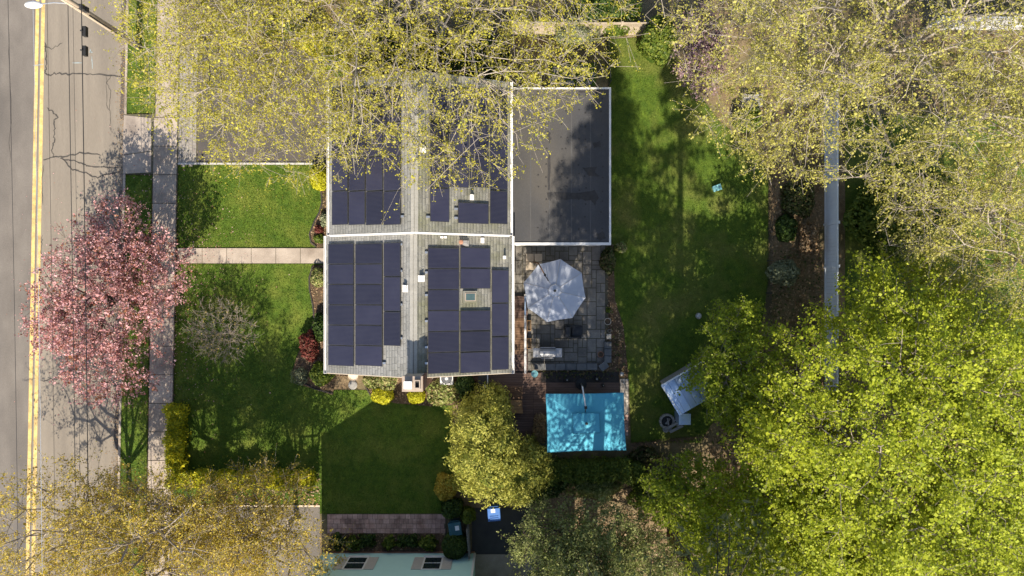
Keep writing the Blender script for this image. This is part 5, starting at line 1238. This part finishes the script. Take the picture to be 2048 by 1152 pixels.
shrub('leafy_shrub', 'olive shrub in the front bed beside the front walk', 'shrub', 637, 556, .5, .55, .7, 'variegated', 1500, .05)
shrub('leafy_shrub', 'dark mid-bed shrub against the west wall', 'shrub', 640, 655, .42, .8, .9, 'darkgreen', 1500, .055)
shrub('leafy_shrub', 'small pale green plant in the upper front bed', 'shrub', 650, 438, .3, .4, .45, 'greygreen', 700, .05)
shrub('leafy_shrub', 'dark tuft plant in the upper front bed', 'shrub', 637, 459, .24, .24, .4, 'redmaple', 450, .05)
shrub('leafy_shrub', 'low yellow-green plant in the upper front bed by the walk', 'shrub', 638, 477, .3, .26, .35, 'midshrub', 500, .045)
for k, (px, r_) in enumerate(((674, .5), (705, .45), (733, .42), (778, .45), (815, .5), (856, .5))):
    shrub('low_shrub', ('leftmost low green shrub in the bed along the mint wall', 'second low shrub from the left along the mint wall', 'third low shrub from the left along the mint wall', 'fourth low shrub from the left along the mint wall', 'fifth low shrub from the left along the mint wall', 'low shrub nearest the dark ball along the mint wall')[k], 'shrub', px, 1083 + (k % 2) * 4, r_ * (.8 + .45 * ((k * 37) % 10) / 10), .36, .5, 'midshrub' if k % 2 else 'darkgreen', 700, .075, 'low shrubs along the mint wall', .35, shell=.5, solid=.55)
shrub('evergreen_shrub', 'dense broad-leaved green shrub at the top of the back lawn', 'shrub', 1320, 76, .95, 1.2, 2.6, 'midshrub', 5200, .075, None, .14)
shrub('weeping_shrub', 'grey-green weeping shrub against the lattice fence', 'shrub', 1150, 62, 1.35, .75, 1.9, 'greygreen', 3600, .07, None, .2, asp=.25)
shrub('fence_ivy', 'green ivy clump growing on the lattice fence', 'plant', 1232, 55, .75, .28, 1.6, 'midshrub', 1500, .055)
shrub('forsythia_bush', 'bright yellow forsythia behind the house under the maple', 'shrub', 622, 78, .9, .8, 1.5, 'forsythia', 2600, .06)
shrub('evergreen_shrub', 'green shrub left of the yellow forsythia behind the house', 'shrub', 560, 48, 1.3, .8, 1.6, 'midshrub', 2800, .07)
shrub('evergreen_shrub', 'green shrub right of the yellow forsythia near the roof corner', 'shrub', 668, 118, .8, .9, 1.8, 'midshrub', 2400, .07)
shrub('evergreen_shrub', 'dark yew behind the house left of the maple trunk', 'shrub', 790, 95, 2.3, 1.2, 2.4, 'darkgreen', 5000, .08)
shrub('evergreen_shrub', 'dark yew behind the house right of the maple trunk', 'shrub', 955, 110, 1.8, 1.2, 2.4, 'darkgreen', 4400, .08)
shrub('evergreen_shrub', 'dark bush behind the lattice fence near the top edge', 'shrub', 1215, 22, 1.9, .8, 2.0, 'darkgreen', 3800, .08)
shrub('leafy_shrub', 'green shrub by the slatted bench under the pale tree', 'shrub', 1500, 240, .8, .7, 1.2, 'midshrub', 2000, .07)
shrub('leafy_shrub', 'brown-green shrub in the bed left of the white fence, upper', 'shrub', 1600, 395, .9, 1.1, 1.2, 'ivy', 2600, .07)
shrub('leafy_shrub', 'green shrub in the bed left of the white fence, middle', 'shrub', 1575, 455, .55, .8, 1.0, 'darkgreen', 1700, .07)
shrub('leafy_shrub', 'rusty twiggy shrub in the bed left of the white fence, lower', 'shrub', 1620, 480, .5, 1.0, 1.0, 'dryleaf', 1500, .06, None, .2, solid=.4)
shrub('leafy_shrub', 'grey-green shrub at the end of the wire fence', 'shrub', 1570, 545, .9, .7, 1.1, 'greygreen', 1900, .06)
shrub('understory_bush', 'large olive bush just beyond the white fence', 'shrub', 1790, 430, 1.9, 2.3, 4.0, 'midshrub', 9500, .09, None, .2, solid=.7)
shrub('understory_bush', 'dark bush beyond the fence between the two big trees', 'shrub', 1850, 400, 1.6, 1.8, 2.5, 'darkgreen', 5000, .09, None, .2)
shrub('leafy_shrub', 'broad leafed plant at the patio corner under the flat roof edge', 'shrub', 1217, 522, .42, .75, .9, 'ivy', 1300, .075)
shrub('leafy_shrub', 'pale yellow-green plant at the corner of the flat roof', 'shrub', 1243, 495, .3, .24, .6, 'variegated', 260, .1, None, .2, solid=0)
shrub('leafy_shrub', 'twiggy brown shrub beside the stick fence', 'shrub', 1290, 912, .9, .45, .9, 'ivy', 1400, .06, None, .2, solid=.4)
shrub('evergreen_shrub', 'green shrub below the teal umbrella right corner', 'shrub', 1262, 945, .9, .7, 1.5, 'midshrub', 2600, .07)
shrub('evergreen_shrub', 'broad green shrub between the hedge and the grey-green tree, left one', 'shrub', 1085, 968, 1.2, .9, 1.4, 'darkgreen', 3200, .07, None, .2)
shrub('evergreen_shrub', 'broad green shrub between the hedge and the grey-green tree, right one', 'shrub', 1190, 972, 1.5, .8, 1.3, 'olive', 3600, .06, None, .2)
shrub('leafy_shrub', 'loose green shrub at the foot of the thin sapling', 'shrub', 1310, 985, 1.3, 1.0, 1.4, 'midshrub', 3000, .07, None, .25, solid=.5)
for pl, lb in ((poly_px([(1085, 741), (1238, 741), (1238, 757), (1085, 757)]), 'dark ivy ground cover between patio wall and deck'), (poly_px([(1224, 655), (1243, 655), (1252, 745), (1210, 742), (1224, 720)]), 'dark ground cover at the east side of the patio'),
               (poly_px([(1540, 500), (1645, 500), (1645, 880), (1420, 890), (1530, 650)]), 'green ground cover below the small tree and fence'), (poly_px([(1640, 640), (2100, 560), (2100, 1200), (1400, 1200), (1440, 900)]), 'undergrowth below the bright green maples'),
               (poly_px([(1700, -100), (2200, -100), (2200, 240), (1700, 240)]), 'undergrowth below the pale budding tree')):
    pts = scatter(pl, 150 if len(pl) < 5 and pl[1][0] < 8 else 45); z = rng.random(len(pts)) ** 2 * .35 + .05
    v, f, rn = leaves(np.column_stack([pts, z]), .055, .55); tag(quadmesh('ground_cover', v, f, 'ivy', rnd=rn, kind='stuff', loc=(*pl[0], 0)), lb, 'ground cover')
